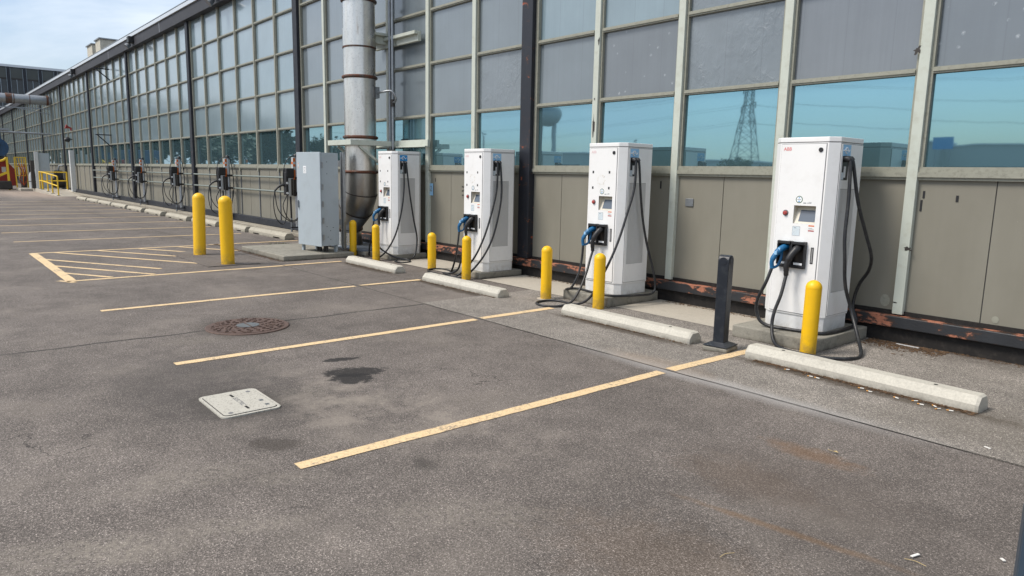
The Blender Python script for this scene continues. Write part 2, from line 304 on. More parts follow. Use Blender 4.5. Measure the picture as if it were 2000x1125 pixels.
def panelmat():
    k = N('tan_wall_panel'); st = k.noise(3.5, 6, .6, vec=k.pos((1, 1, .18))); g = k.noise(90, 2)
    c = k.mix(k.ramp(st, [(.3, 0), (.7, 1)]), (.205, .194, .156), (.228, .217, .177)); c = k.mix(k.math('MULTIPLY', k.ramp(k.noise(1.6, 5), [(.5, 0), (.8, 1)]), .35), c, (.16, .148, .115))
    sp = k.ramp(k.vor(9, out='Distance'), [(0, 1), (.035, 0)]); sp = k.math('MULTIPLY', sp, k.ramp(k.noise(2.3, 2), [(.55, 0), (.6, 1)]))
    c = k.mix(k.math('MULTIPLY', sp, .7), c, (.5, .48, .42))
    k.set(Base_Color=c, Roughness=.62); k.bump(g, .05, .002); return k.m
M['panel'] = panelmat()
def frosted(name, base, wavy=0, stars=False, streaky=.15):
    k = N(name); st = k.noise(11, 6, .7, vec=k.pos((1, 1, .035))); big = k.noise(1.3, 5)
    c = k.mix(st, tuple(v*(1-streaky) for v in base), tuple(v*(1+streaky*.7) for v in base)); c = k.mix(1, c, k.ramp(big, [(.3, .9), (.7, 1.08)]), 'MULTIPLY')
    seam = k.math('LESS_THAN', k.math('ABSOLUTE', k.math('SUBTRACT', k.math('FRACT', k.math('MULTIPLY', k.xyz()[0], 2.05)), .5)), .012)
    c = k.mix(k.math('MULTIPLY', seam, .22), c, (.07, .08, .09))
    if stars:
        dd = k.ramp(k.vor(7, out='Distance'), [(0, 1), (.17, 0)]); dd = k.math('MULTIPLY', dd, k.ramp(k.noise(40, 3, .8), [(.4, 0), (.6, 1)]))
        c = k.mix(k.math('MULTIPLY', dd, .9), c, (.55, .58, .6))
    k.set(Base_Color=c, Roughness=.35, IOR=1.5, Coat_Weight=1.0, Coat_Roughness=.10, Coat_IOR=1.75)
    if wavy:
        w = k.math('MULTIPLY', k.noise(9, 6, .65, dist=1.6, vec=k.pos((1, 1, .6))), k.ramp(k.noise(1.8, 3), [(.36, .15), (.62, 1)])); k.bump(w, wavy, .02)
    else: k.bump(k.noise(5, 3), .05, .01)
    return k.m
M['frost'] = frosted('frosted_glass', (.20, .275, .315))  # paler blue than the plain panes: sky reflection mixed into the base
M['frostA'] = frosted('frosted_glass_plain', (.150, .182, .203))
M['frostW'] = frosted('frosted_glass_crumpled', (.155, .183, .203), wavy=.9)
M['frostS'] = frosted('frosted_glass_pocked', (.135, .155, .172), stars=True)
M['frostL'] = frosted('frosted_glass_violet', (.150, .166, .182), wavy=.12, streaky=.22)
def tinted():
    k = N('teal_reflective_glass'); c = k.mix(k.noise(.9, 3), (.24, .43, .50), (.27, .46, .53))
    k.set(Base_Color=c, Metallic=.86, Roughness=.02); k.bump(k.noise(1.4, 2), .028, .02); return k.m
M['teal'] = tinted()
def manholemat():
    k = N('rusty_cast_iron'); c = k.mix(k.noise(9, 6, .7), (.065, .043, .035), (.165, .105, .082)); c = k.mix(k.math('MULTIPLY', k.ramp(k.noise(30, 4), [(.5, 0), (.7, 1)]), .5), c, (.05, .035, .03))
    k.set(Base_Color=c, Roughness=.7, Metallic=.2); k.bump(k.noise(45, 5, .7), .6, .008); return k.m
M['iron'] = manholemat()
M['ironwear'] = simple('polished_iron', (.20, .21, .21), .4, .5, var=.3, scale=20)
k = N('polymer_concrete'); v = k.n('ShaderNodeSeparateColor'); k.l(k.vor(120), v.inputs[0])
c = k.mix(k.noise(8, 5), (.41, .39, .34), (.50, .48, .42)); c = k.mix(k.ramp(v.outputs[0], [(.82, 0), (.95, .7)]), c, (.22, .2, .17)); k.set(Base_Color=c, Roughness=.8); k.bump(v.outputs[0], .25, .003); M['poly'] = k.m

# ---------------------------------------------------------------- mesh helpers
class MB:
    def __init__(s): s.v = []; s.f = []; s.sm = []
    def face(s, pts, smooth=False):
        i = len(s.v); s.v += [tuple(p) for p in pts]; s.f.append(tuple(range(i, i+len(pts)))); s.sm.append(smooth); return s
    def box(s, x0, x1, y0, y1, z0, z1, mat=None):
        P = [Vector(q) for q in ((x0, y0, z0), (x1, y0, z0), (x1, y1, z0), (x0, y1, z0), (x0, y0, z1), (x1, y0, z1), (x1, y1, z1), (x0, y1, z1))]
        if mat is not None: P = [mat @ q for q in P]
        i = len(s.v); s.v += [tuple(q) for q in P]
        for f in ((0, 3, 2, 1), (4, 5, 6, 7), (0, 1, 5, 4), (1, 2, 6, 5), (2, 3, 7, 6), (3, 0, 4, 7)): s.f.append(tuple(i+a for a in f)); s.sm.append(False)
        return s
    def prism(s, poly, z0, z1, axis='z', top=None):
        top = top or poly; n = len(poly); i = len(s.v)
        def mk(a, b, c): return (a, b, c) if axis == 'z' else ((c, a, b) if axis == 'x' else (a, c, b))
        s.v += [mk(a, b, z0) for a, b in poly]+[mk(a, b, z1) for a, b in top]
        s.f.append(tuple(i+n-1-j for j in range(n))); s.sm.append(False)
        s.f.append(tuple(i+n+j for j in range(n))); s.sm.append(False)
        for j in range(n): q = (j+1) % n; s.f.append((i+j, i+q, i+n+q, i+n+j)); s.sm.append(False)
        return s
    def tube(s, pts, r, n=12, caps=True, smooth=True):
        pts = [Vector(q) for q in pts]; rs = r if isinstance(r, (list, tuple)) else [r]*len(pts)
        t0 = (pts[1]-pts[0]).normalized(); a = Vector((0, 0, 1)) if abs(t0.z) < .9 else Vector((1, 0, 0))
        nrm = t0.cross(a).normalized(); i0 = len(s.v)
        for j, q in enumerate(pts):
            if j == 0: t = t0
            elif j == len(pts)-1: t = (pts[j]-pts[j-1]).normalized()
            else: t = ((pts[j]-pts[j-1]).normalized()+(pts[j+1]-pts[j]).normalized()); t = t.normalized() if t.length > 1e-6 else t0
            nrm = (nrm-t*nrm.dot(t)); nrm = nrm.normalized() if nrm.length > 1e-6 else t.orthogonal().normalized(); b = t.cross(nrm)
            for k2 in range(n):
                an = 2*pi*k2/n; s.v.append(tuple(q+(nrm*cos(an)+b*sin(an))*rs[j]))
        for j in range(len(pts)-1):
            for k2 in range(n):
                q = (k2+1) % n; s.f.append((i0+j*n+k2, i0+j*n+q, i0+(j+1)*n+q, i0+(j+1)*n+k2)); s.sm.append(smooth)
        if caps:
            e = i0+(len(pts)-1)*n; s.face([s.v[i0+n-1-k2] for k2 in range(n)]); s.face([s.v[e+k2] for k2 in range(n)])
        return s
    def cyl(s, p0, p1, r, n=20, r2=None): return s.tube([p0, p1], [r, r2 if r2 is not None else r], n)
    def bar(s, p0, p1, w, h=None):
        h = h or w; p0 = Vector(p0); p1 = Vector(p1); L = (p1-p0).length; rot = (p1-p0).to_track_quat('X', 'Z').to_matrix().to_4x4(); rot.translation = p0
        return s.box(0, L, -w/2, w/2, -h/2, h/2, rot)
    def build(s, name, mat, parent=None, bevel=0, seg=2, loc=None):
        me = bpy.data.meshes.new(name); me.from_pydata(s.v, [], s.f); me.polygons.foreach_set('use_smooth', s.sm)
        me.materials.append(mat); me.update(); o = bpy.data.objects.new(name, me); COL.objects.link(o)
        if parent: o.parent = parent
        if loc is not None: o.location = loc
        if bevel:
            b = o.modifiers.new('b', 'BEVEL'); b.width = bevel; b.segments = seg; b.limit_method = 'ANGLE'; b.angle_limit = R(35)
        return o
def spl(pts, n=8):
    P = [Vector(q) for q in pts]; P = [P[0]*2-P[1]]+P+[P[-1]*2-P[-2]]; out = []
    for i in range(1, len(P)-2):
        for j in range(n):
            t = j/n; a, b, c, d_ = P[i-1:i+3]
            out.append(.5*((2*b)+(c-a)*t+(2*a-5*b+4*c-d_)*t*t+(3*b-a-3*c+d_)*t**3))
    out.append(P[-2]); return out
def tag(o, label, cat, group=None, kind=None):
    o['label'] = label; o['category'] = cat
    if group: o['group'] = group
    if kind: o['kind'] = kind
    return o
def thing(name, label, cat, loc=(0, 0, 0), rz=0, group=None):
    o = bpy.data.objects.new(name, None); COL.objects.link(o); o.location = loc; o.rotation_euler = (0, 0, rz); o.empty_display_size = .2
    return tag(o, label, cat, group)
def struct(o): o['kind'] = 'structure'; return o
def copy_tree(o, parent=None):
    c = o.copy(); COL.objects.link(c); c.parent = parent
    for ch in list(o.children): copy_tree(ch, c)
    return c
def text(name, body, size, mat, parent, mtx, thick=.0006, sx=1):
    cu = bpy.data.curves.new(name, 'FONT'); cu.body = body; cu.size = size; cu.align_x = 'CENTER'; cu.align_y = 'CENTER'; cu.extrude = thick; cu.offset = size*.015
    t = bpy.data.objects.new(name, cu); COL.objects.link(t); dg = bpy.context.evaluated_depsgraph_get()
    me = bpy.data.meshes.new_from_object(t.evaluated_get(dg)); bpy.data.objects.remove(t)
    me.transform(Matrix.Diagonal((sx, 1, 1, 1))); me.materials.clear(); me.materials.append(mat)
    o = bpy.data.objects.new(name, me); COL.objects.link(o); o.parent = parent; o.matrix_local = mtx; return o
FRONT = Matrix.Rotation(R(90), 4, 'X')                       # text standing, read from -Y
SIDE = Matrix.Rotation(R(90), 4, 'Z') @ Matrix.Rotation(R(90), 4, 'X')   # read from +X
def at(mx_, x, y, z): q = mx_.copy(); q.translation = (x, y, z); return q

# ================================================================ SETTING
def sheet(name, x0, x1, y0, y1, z, mat, n=1):
    b = MB(); b.face(((x0, y0, z), (x1, y0, z), (x1, y1, z), (x0, y1, z))); return struct(b.build(name, mat))
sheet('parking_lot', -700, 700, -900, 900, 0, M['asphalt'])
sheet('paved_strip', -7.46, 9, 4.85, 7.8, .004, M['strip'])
for x0, x1 in ((-5.85, -4.02), (-8.62, -6.62), (-11.35, -9.5)):
    b = MB(); b.face(((x0, 6.74, .008), (x1, 6.72, .008), (x1, 7.66, .008), (x0, 7.66, .008))); struct(b.build('concrete_apron', M['slab']))
def line(p0, p1, w, z=.004, name='parking_line'):
    p0 = Vector((*p0, z)); p1 = Vector((*p1, z)); n_ = (p1-p0).cross(Vector((0, 0, 1))).normalized()*w/2
    b = MB(); seg = max(2, int((p1-p0).length/.09)); L_ = []; Rr = []
    for i in range(seg+1):
        q = p0.lerp(p1, i/seg); j1 = 1+random.uniform(-.09, .05); j2 = 1+random.uniform(-.09, .05); L_.append(q+n_*j1); Rr.append(q-n_*j2)
    for i in range(seg): b.face((L_[i], Rr[i], Rr[i+1], L_[i+1]))
    return struct(b.build(name, M['line']))
line((-3.60, 1.52), (-3.58, 4.76), .10); line((-3.57, 4.87), (-3.52, 6.25), .11, .008)
line((-6.22, 1.58), (-6.24, 4.80), .10); line((-6.24, 4.88), (-6.24, 6.0), .11, .008)
line((-9.08, 1.55), (-9.12, 4.80), .10); line((-9.12, 4.88), (-9.12, 5.92), .10, .008)
for x, y1 in ((-18.42, 6.45), (-21.0, 6.5), (-23.5, 6.45), (-26.15, 6.45), (-28.65, 6.4), (-31.0, 6.4), (-33.7, 6.4), (-36.3, 6.4), (-38.9, 6.35)):
    line((x, 1.6), (x, y1), .10)
line((-11.72, 1.60), (-11.80, 4.84), .10, name='hatched_zone_line'); line((-11.80, 4.86), (-11.82, 5.95), .10, .008, 'hatched_zone_line')
line((-11.74, 1.66), (-15.84, 1.66), .14, .0065, 'hatched_zone_line')
line((-15.84, 1.64), (-15.90, 4.84), .10, name='hatched_zone_line'); line((-15.9, 4.86), (-15.92, 6.9), .10, .008, 'hatched_zone_line')
for k_ in range(8):           # diagonal strokes, all the same slope, clipped to the box
    c0 = -14.85+1.04*1.0*0+0
    y_at = lambda x, s: s+(x+15.84)*.585
    s0 = [-.85, -.17, .42, 1.02, 1.98-.02, 2.68, 3.42, 4.17][k_]+.03
    xa = -15.8; ya = y_at(xa, s0)
    if ya < 1.68: xa = -15.84+(1.68-s0)/.585; ya = 1.68
    xb = [-11.85, -11.85, -11.85, -12.45, -12.45+.0, -14.1, -14.4, -14.45][k_]; yb = y_at(xb, s0)
    if k_ == 0: pass
    if yb < 4.83: line((xa, ya), (xb, yb), .09, name='hatched_zone_line')
    else:
        xm = xa+(4.83-ya)/.585; line((xa, ya), (xm, 4.83), .09, name='hatched_zone_line'); line((xm+.03, 4.86), (xb, yb), .09, .008, 'hatched_zone_line')

# ================================================================ FACTORY
fac = thing('factory_building', 'long glass-walled factory with frosted panes above teal windows and tan panels', 'building', (0, 7.72, 0))
def P(b, name, mat, parent=None, **k):            # part built in world coordinates
    o = b.build(name, mat, parent or fac, **k); o.matrix_parent_inverse = Matrix.Translation((0, -7.72, 0)) if (parent or fac) == fac else Matrix.Identity(4); return o
CX = [.08, -8.65, -17.38, -26.2, -35.03, -43.87, -52.7, -61.5, -70.4, -79.2, -88.0, -95.2]
ROWS = [(1.80, 2.70), (2.76, 3.66), (3.72, 4.62), (4.68, 5.62), (5.68, 6.62)]
XE = 9.0
P(MB().box(-95.2, XE, 7.80, 40, 0, 6.94), 'wall_core', M['fascia'])
P(MB().box(-95.2, XE, 7.50, 7.80, 6.55, 6.92), 'fascia', M['fascia'], bevel=.01)
for x in (-2.9, -11.6, -20.3, -29.0, -37.7): P(MB().box(x-.01, x+.01, 7.494, 7.50, 6.56, 6.91), 'fascia_joint', M['gutter'])
P(MB().box(-95.4, XE, 7.48, 40, 6.94, 6.97).box(-95.4, XE, 7.45, 7.54, 6.925, 7.055), 'gutter', M['gutter'], bevel=.012)
P(MB().box(-95.4, XE, 7.50, 7.53, 7.055, 7.085).box(-95.4, XE, 7.47, 7.52, 7.085, 7.11), 'gutter_lip', M['galv'])
P(MB().prism([(7.7, 6.97), (40, 6.97), (40, 7.2), (23, 7.5)], -95.2, XE, 'x'), 'roof', M['grime'])
for i, cx in enumerate(CX[:-1]):
    P(MB().box(cx-.125, cx+.125, 7.60, 7.78, .30, 6.62), 'column', M['rustcol'] if i < 2 else M['navy'], bevel=.006)
P(MB().box(-16.6, XE, 7.60, 7.80, .165, .285), 'base_beam', M['rustbeam'], bevel=.008)
P(MB().box(-16.6, XE, 7.66, 7.80, 0, .165).box(-16.6, XE, 7.70, 7.80, .285, .33), 'foundation', M['tar'])
P(MB().box(-58.5, -16.6, 7.58, 7.80, .10, .29), 'base_beam', M['navy'], bevel=.01)
P(MB().box(-95.2, -58.5, 7.64, 7.80, 0, .3), 'base_beam', M['navy'])
near_mats = {0: {1: ['frostL', 'frostL', 'frostS', 'frostL', 'frostW', 'frostS'], }}
for bi in range(len(CX)-1):
    xr, xl = CX[bi]-.125, CX[bi+1]+.125
    near = bi < 3
    nm = 6; step = (CX[bi]-CX[bi+1])/nm
    ms = [CX[bi+1]+step*j for j in range(1, nm)]              # mullion centres, left to right
    mw = .05 if bi < 2 else .035
    fb = MB()
    # edge frames beside columns, frames beside each mullion, transoms
    fb.box(xl, xl+.06, 7.675, 7.76, 1.80, 6.62).box(xr-.06, xr, 7.675, 7.76, 1.80, 6.62)
    zt = [(1.68, 1.80), (2.70, 2.76), (3.66, 3.72), (4.62, 4.68), (5.62, 5.68), (6.56, 6.62)]
    edges = [xl+.06]+[v for m_ in ms for v in (m_-mw-.03, m_+mw+.03)]+[xr-.06]
    for m_ in ms:
        fb.box(m_-mw-.03, m_-mw, 7.69, 7.76, 1.80, 6.62).box(m_+mw, m_+mw+.03, 7.69, 7.76, 1.80, 6.62)
    for a in range(0, len(edges), 2):
        for q, (z0, z1) in enumerate(zt):
            if q == 0: continue
            fb.box(edges[a], edges[a+1], 7.685, 7.76, z0, z1)
            fb.box(edges[a], edges[a+1], 7.672, 7.685, z0+.018, z1-.018)
    fr = P(fb, 'window_frame', M['frame'])
    xs = [xl]+[v for m_ in ms for v in (m_-mw, m_+mw)]+[xr]
    sb = MB()
    for a in range(0, len(xs), 2): sb.box(xs[a], xs[a+1], 7.675, 7.76, 1.75, 1.80).box(xs[a], xs[a+1], 7.66, 7.76, 1.70, 1.75).box(xs[a], xs[a+1], 7.68, 7.76, 1.672, 1.70)
    P(sb, 'sill', M['frame'])
    for m_ in ms:
        zb = .30 if bi < 2 else 1.60
        mo = P(MB().box(m_-mw, m_+mw, 7.655 if bi < 2 else 7.668, 7.76, zb, 6.62), 'mullion', M['mull'] if bi < 2 else M['frame'], bevel=.004 if near else 0)
    fine_ = [edges[a:a+2] for a in range(0, len(edges), 2)]
    if near:
        for j, (a, b2) in enumerate(fine_):
            for r_, (z0, z1) in enumerate(ROWS):
                if r_ == 0: mt, nme = 'teal', 'tinted_pane'
                else:
                    nme = 'frosted_pane'; mt = 'frost' if bi == 2 else 'frostA'
                    if bi == 0: mt = {(0, 1): 'frostA', (1, 1): 'frostS', (2, 1): 'frostW', (3, 1): 'frostL', (4, 1): 'frostS', (2, 2): 'frostW', (0, 2): 'frost', (1, 2): 'frost'}.get((j, r_), 'frostL')
                    if bi == 1 and r_ == 1 and j == 5: mt = 'frostW'
                tl = random.uniform(-.004, .004); tv = random.uniform(-.0025, .0025)
                P(MB().face(((a, 7.735+tl+tv, z0), (b2, 7.735-tl+tv, z0), (b2, 7.735-tl-tv, z1), (a, 7.735+tl-tv, z1))), nme, M[mt], fr)
        for j in range(nm):
            c0 = xl if j == 0 else ms[j-1]+mw; c1 = xr if j == nm-1 else ms[j]-mw; mid = (c0+c1)/2
            for a, b2 in ((c0, mid-.004), (mid+.004, c1)):
                if bi < 2: P(MB().box(a, b2, 7.715, 7.79, .325, 1.672), 'wall_panel', M['panel'], bevel=.003)
                else: P(MB().box(a+.01, b2, 7.715, 7.79, .29, 1.672), 'wall_panel', M['panel'])
            P(MB().box(mid-.004, mid+.004, 7.73, 7.79, .325, 1.672), 'panel_joint', M['seam'])
    else:
        pb, tb, wb = MB(), MB(), MB()
        for j, (a, b2) in enumerate(fine_):
            for r_, (z0, z1) in enumerate(ROWS):
                tl = random.uniform(-.001, .001)
                (tb if r_ == 0 else pb).face(((a, 7.735+tl, z0), (b2, 7.735-tl, z0), (b2, 7.735-tl, z1), (a, 7.735+tl, z1)))
        P(pb, 'frosted_panes', M['frost'], fr); P(tb, 'tinted_panes', M['teal'], fr)
        for j in range(nm):
            c0 = xl if j == 0 else ms[j-1]+.02; c1 = xr if j == nm-1 else ms[j]-.02; mid = (c0+c1)/2
            wb.box(c0, mid-.005, 7.715, 7.79, .29, 1.672).box(mid+.005, c1, 7.715, 7.79, .29, 1.672)
        P(wb, 'wall_panels', M['panel'])
    if bi >= 2:
        for m_ in ms: P(MB().box(m_-.018, m_+.018, 7.695, 7.79, .29, 1.60), 'panel_seam', M['galv'])
# slots and patches on the near panels
for x, z, w_, h_ in ((-2.72, 1.53, .018, .07), (-2.735, 1.42, .018, .11), (-2.42, 1.50, .022, .06), (-5.98, 1.55, .018, .10), (-9.98, 1.5, .012, .08), (-11.35, 1.52, .012, .07), (-9.86, 1.46, .02, .06)):
    P(MB().box(x-w_/2, x+w_/2, 7.709, 7.72, z-h_/2, z+h_/2), 'slot', M['black'])
for x, z, w_, h_ in ((-2.79, .98, .10, .055), (-2.90, 2.93, .09, .10), (-7.2, 2.35, .045, .36), (-7.16, 3.55, .04, .12), (-7.2, 2.75, .03, .05), (-2.86, .42, .05, .02)):
    b = MB(); n_ = 14; pts = []
    for a in range(n_):
        an = 2*pi*a/n_; rr = random.uniform(.35, 1.15); pts.append((x+cos(an)*w_/2*rr, z+sin(an)*h_/2*rr))
    b.face([(px_, 7.6535, pz_) for px_, pz_ in pts]); P(b, 'peeled_patch', M['grime'])
# pale patched spots
for x, z, w_, h_ in ((-2.98, .42, .10, .13), (-1.98, .38, .06, .07)):
    b = MB(); b.face([(x+cos(2*pi*a/12)*w_/2, 7.712, z+sin(2*pi*a/12)*h_/2) for a in range(12)]); P(b, 'filler_patch', M['frame'])
# guard rails along the left bays
for bi in range(2, 5):
    for z in (1.455, 1.075):
        P(MB().tube([(CX[bi+1]+.13, 7.60, z), (CX[bi]-.13, 7.60, z)], .026, 10), 'guard_rail', M['rail'])
struct(MB().box(-57.5, -16.2, 7.28, 7.58, 0, .10).build('kerb_ledge', M['ledge'], bevel=.012))

# floodlights on the fascia, wall brackets, alarm
for i, (x, lab) in enumerate(((-22.6, 'black floodlight on the fascia, nearest of the three'), (-33.0, 'black floodlight on the fascia, middle of the three'), (-46.3, 'black floodlight on the fascia, farthest of the three'))):
    t = thing('floodlight', lab, 'floodlight', (x, 7.5, 6.6), 0, 'floodlights under the roof edge')
    MB().box(-.15, .15, -.20, 0, .06, .32).build('housing', M['black'], t, bevel=.02)
    MB().bar((0, -.1, .08), (0, -.16, -.02), .05).build('knuckle', M['galv'], t)
    MB().tube([(0, -.10, .02), (0, -.20, -.05), (0, -.26, -.10)], [.05, .10, .12], 14).build('lamp_head', M['galv'], t)
for x, z, dz, lab in ((-38.7, 6.2, .5, 'small dark triangular bracket high on the glass wall under the fascia'), (-39.3, 3.17, .58, 'small dark triangular bracket on the glass wall above the farthest wall charger')):
    t = thing('wall_bracket', lab, 'bracket', (x, 7.66, z))
    MB().bar((0, .05, 0), (0, -.62, 0), .05).build('arm', M['navy'], t)
    MB().bar((0, .05, -dz), (0, -.56, 0), .045).build('brace', M['navy'], t)
t = thing('wall_lamp', 'round black lamp on a small arm on the glass wall', 'lamp', (-49.4, 7.62, 3.2))
MB().tube([(0, 0, 0), (0, -.2, .02)], .03, 8).build('arm', M['black'], t)
MB().tube([(0, -.12, 0), (0, -.22, 0), (0, -.4, -.05)], [.10, .17, .08], 12).build('shade', M['black'], t)
t = thing('alarm_horn', 'red alarm horn above the round black wall lamp', 'alarm', (-49.4, 7.62, 3.90))
MB().tube([(0, 0, -.05), (0, -.15, 0), (0, -.3, .05)], [.04, .06, .14], 12).build('horn', M['machine_red'], t)
MB().box(-.05, .05, -.08, .0, -.18, -.05).build('base', M['red'], t)
# signs on the wall
t = tag(MB().box(-.075, .075, -.004, .004, -.115, .115).build('blue_sign', M['decalblue'], loc=(-11.49, 7.70, 1.335)), 'small pale blue number sign on the wall panel beside the leftmost fast charger', 'sign')
text('sign_text', '62', .15, M['textgrey'], t, at(FRONT, 0, -.006, .01), sx=.7)
t = tag(MB().box(-.105, .105, -.003, .003, -.12, .12).build('stencil_sign', M['panel'], loc=(-10.38, 7.708, 1.335)), 'worn black stencilled notice on the tan wall left of the second charger', 'sign')
for i in range(3):
    b = MB(); x = -.098
    while x < .09:
        w_ = random.uniform(.012, .03); h0 = random.uniform(-.022, -.005); h1 = random.uniform(.008, .026); b.box(x, min(x+w_, .1), -.0045, -.003, .078-.078*i+h0, .078-.078*i+h1); x += w_+random.uniform(.003, .010)
    b.build('stencil_row', M['grime'], t)
tag(MB().box(-.06, .06, -.006, .006, -.05, .05).build('blank_plate', M['galv'], loc=(-5.5, 7.705, 1.335), bevel=.004), 'small blank metal plate on the tan wall right of the third charger', 'plate')

# rooftop vents
for x0, x1, y0, y1, z, lab in ((-48.4, -47.1, 9.0, 11.6, 8.85, 'cream rooftop vent box, the taller nearer one'), (-50.9, -49.4, 9.0, 10.2, 8.82, 'cream rooftop vent box, the smaller farther one')):
    t = thing('rooftop_vent', lab, 'vent', ((x0+x1)/2, (y0+y1)/2, 7.3), 0, 'vents on the roof'); wx, wy = (x1-x0)/2, (y1-y0)/2
    MB().box(-wx, wx, -wy, wy, 0, z-7.3).build('casing', M['ventbox'], t)
    MB().box(-wx-.07, wx+.07, -wy-.07, wy+.07, z-7.3, z-7.24).build('lid', M['galv'], t)

# far dark wing closing the lot
far = thing('dark_wing_building', 'dark factory wing with tall grimy windows closing the far end', 'building', (-95.2, 0, 0))
MB().box(-12, 0, 4.2, 60, 0, 12.1).build('wall', M['darkglass'], far)
MB().box(-12.1, .15, 4.1, 60.2, 12.1, 12.35).build('roof_edge', M['gutter'], far)
cb, pb, tb, vb = MB(), MB(), MB(), MB()
for i in range(-20, 30):
    y = 9.2+i*1.45*1.0
    if i < -3: continue
    cb.box(0, .22, y-.11, y+.11, 0, 12.1)
    tb.box(0, .1, y+.14, y+.2, 0, 12.0).box(0, .1, y-.2, y-.14, 0, 12.0).box(0, .08, y+.68, y+.74, 3, 10.8)
    pb.box(0, .05, y+.2, y+1.25, 10.95, 11.95).box(0, .05, y+.2, y+1.25, 5.0, 5.9).box(0, .05, y+.2, y+1.25, .0, 2.6)
    vb.box(0, .07, y+.2, y+1.25, 10.8, 10.95)
cb.build('columns', M['navy'], far); tb.build('window_bars', M['farline'], far); pb.build('spandrels', M['brick'], far); vb.build('transoms', M['grime'], far)

# ================================================================ duct by the wall
AX, AY, BX = -13.06, 7.05, -13.74
dt = thing('exhaust_duct', 'large weathered steel exhaust duct rising beside the wall with rusty flanges', 'duct', (BX, AY, .1))
def D(b, name, mat, **k): o = b.build(name, mat, dt, **k); o.matrix_parent_inverse = Matrix.Translation((-BX, -AY, -.1)); return o
zs = [9.0, 5.1, 4.42, 4.06, 3.45, 2.40, 1.66, 1.30]
D(MB().tube([(AX, AY, z) for z in (9.0, 1.66)], .315, 40, caps=False), 'riser', M['duct'])
for z in (4.95, 3.50, 2.33): D(MB().tube([(AX, AY, z-.035), (AX, AY, z-.015), (AX, AY, z+.015), (AX, AY, z+.03)], [.325, .352, .352, .325], 40), 'flange', M['rustring'])
D(MB().tube([(AX, AY, z) for z in (4.08, 4.42)], .324, 40), 'band', M['duct'])
D(MB().tube([(AX, AY, z) for z in (4.05, 4.08)], .33, 40), 'band_edge', M['rustring'])
D(MB().tube([(AX, AY, z-.03+i*.02) for z in (1.64,) for i in range(4)], [.32, .35, .35, .32], 40), 'flange', M['rustring'])
# lobster-back offset, each gore flat-jointed
g1 = [(AX, AY, 1.64), (AX, AY, 1.20)]; g2 = [(AX, AY, 1.22), (AX-.24, AY, .92)]; g3 = [(AX-.24, AY, .92), (BX+.10, AY, .66)]; g4 = [(BX+.10, AY, .66), (BX, AY, .46)]
D(MB().tube(g1+[g2[1], g3[1], g4[1]], [.315, .320, .36, .345, .315], 40, caps=False), 'elbow', M['ductdark'])
for a, rr in ((Vector(g2[0]), .328), (Vector(g3[0]), .368), (Vector(g4[0]), .353)):
    nrm_ = {0: Vector((-.25, 0, -1)), 1: Vector((-.75, 0, -1)), 2: Vector((-.4, 0, -1))}[[.328, .368, .353].index(rr)].normalized()
    D(MB().tube([a-nrm_*.009, a+nrm_*.009], rr, 40), 'gore_seam', M['grime'])
D(MB().tube([(BX, AY, z) for z in (.40, .42, .46, .48)], [.325, .35, .35, .325], 40), 'flange', M['rustring'])
D(MB().tube([(BX, AY, .40), (BX, AY, .10)], [.31, .34], 40), 'boot', M['duct'])
br = thing('duct_support', 'pale grey steel angle frame bracing the duct to the wall, low', 'bracket', (AX, 7.7, 2.2), 0, 'steel brackets around the duct')
def B_(b, name, par, mat='mull', o0=(AX, 7.7, 2.2)): o = b.build(name, M[mat], par, bevel=.003); o.matrix_parent_inverse = Matrix.Translation((-o0[0], -o0[1], -o0[2])); return o
xa, xb, yf = -13.50, -12.62, 6.62
B_(MB().box(xa-.05, xb+.05, yf-.05, yf, 2.16, 2.26), 'beam', br)
for x in (xa, xb): B_(MB().box(x-.05, x+.05, yf, 7.66, 2.161, 2.259), 'arm', br); B_(MB().bar((x, yf+.15, 2.15), (x, 7.62, 1.55), .05), 'brace', br)
B_(MB().box(-13.9, -11.45, 7.60, 7.66, 2.14, 2.28).box(-13.9, -11.45, 7.54, 7.60, 2.14, 2.16), 'wall_rail', br)
b2 = thing('duct_support', 'pale grey steel bracket holding the upper duct band to the wall', 'bracket', (AX, 7.7, 4.3), 0, 'steel brackets around the duct')
B_(MB().box(-12.95, -12.90, 6.98, 7.62, 4.18, 4.38).box(-12.90, -12.82, 6.98, 7.62, 4.33, 4.38), 'arm', b2, o0=(AX, 7.7, 4.3))
B_(MB().box(-13.4, -11.75, 7.58, 7.65, 4.12, 4.30).box(-13.4, -11.75, 7.50, 7.58, 4.24, 4.30), 'wall_rail', b2, o0=(AX, 7.7, 4.3))
ct = thing('conduit', 'pair of thin galvanised conduits running up the wall behind the duct', 'conduit', (-12.55, 7.5, 2.1))
for x in (0, -.11): MB().tube([(x, 0, 0), (x, 0, 7)], .028, 10).build('pipe', M['galv'], ct)
MB().tube(spl([(-.22, -.22, 1.10), (0, -.22, 1.11), (.16, -.12, 1.12), (.2, -.05, 1.0), (.12, -.02, .93), (.0, 0, .92)]), .022, 8).build('flexible_elbow', M['galv'], ct)
MB().box(-.34, -.20, -.26, -.18, 1.0, 1.22).build('junction_box', M['galv'], ct)
MB().tube([(0, 0, .84), (0, 0, .98)], .045, 10).build('coupling', M['grime'], ct)
struct(MB().box(-14.5, -12.36, 5.08, 6.50, 0, .095).build('concrete_pad', M['pad'], bevel=.015))
struct(MB().box(-14.6, -12.28, 6.70, 7.62, 0, .09).build('concrete_pad', M['pad'], bevel=.01))
tag(MB().box(-14.3, -12.40, 6.66, 7.56, .093, .110).build('steel_grate', M['grate']), 'blue-grey steel plate on the slab at the foot of the duct', 'grate')

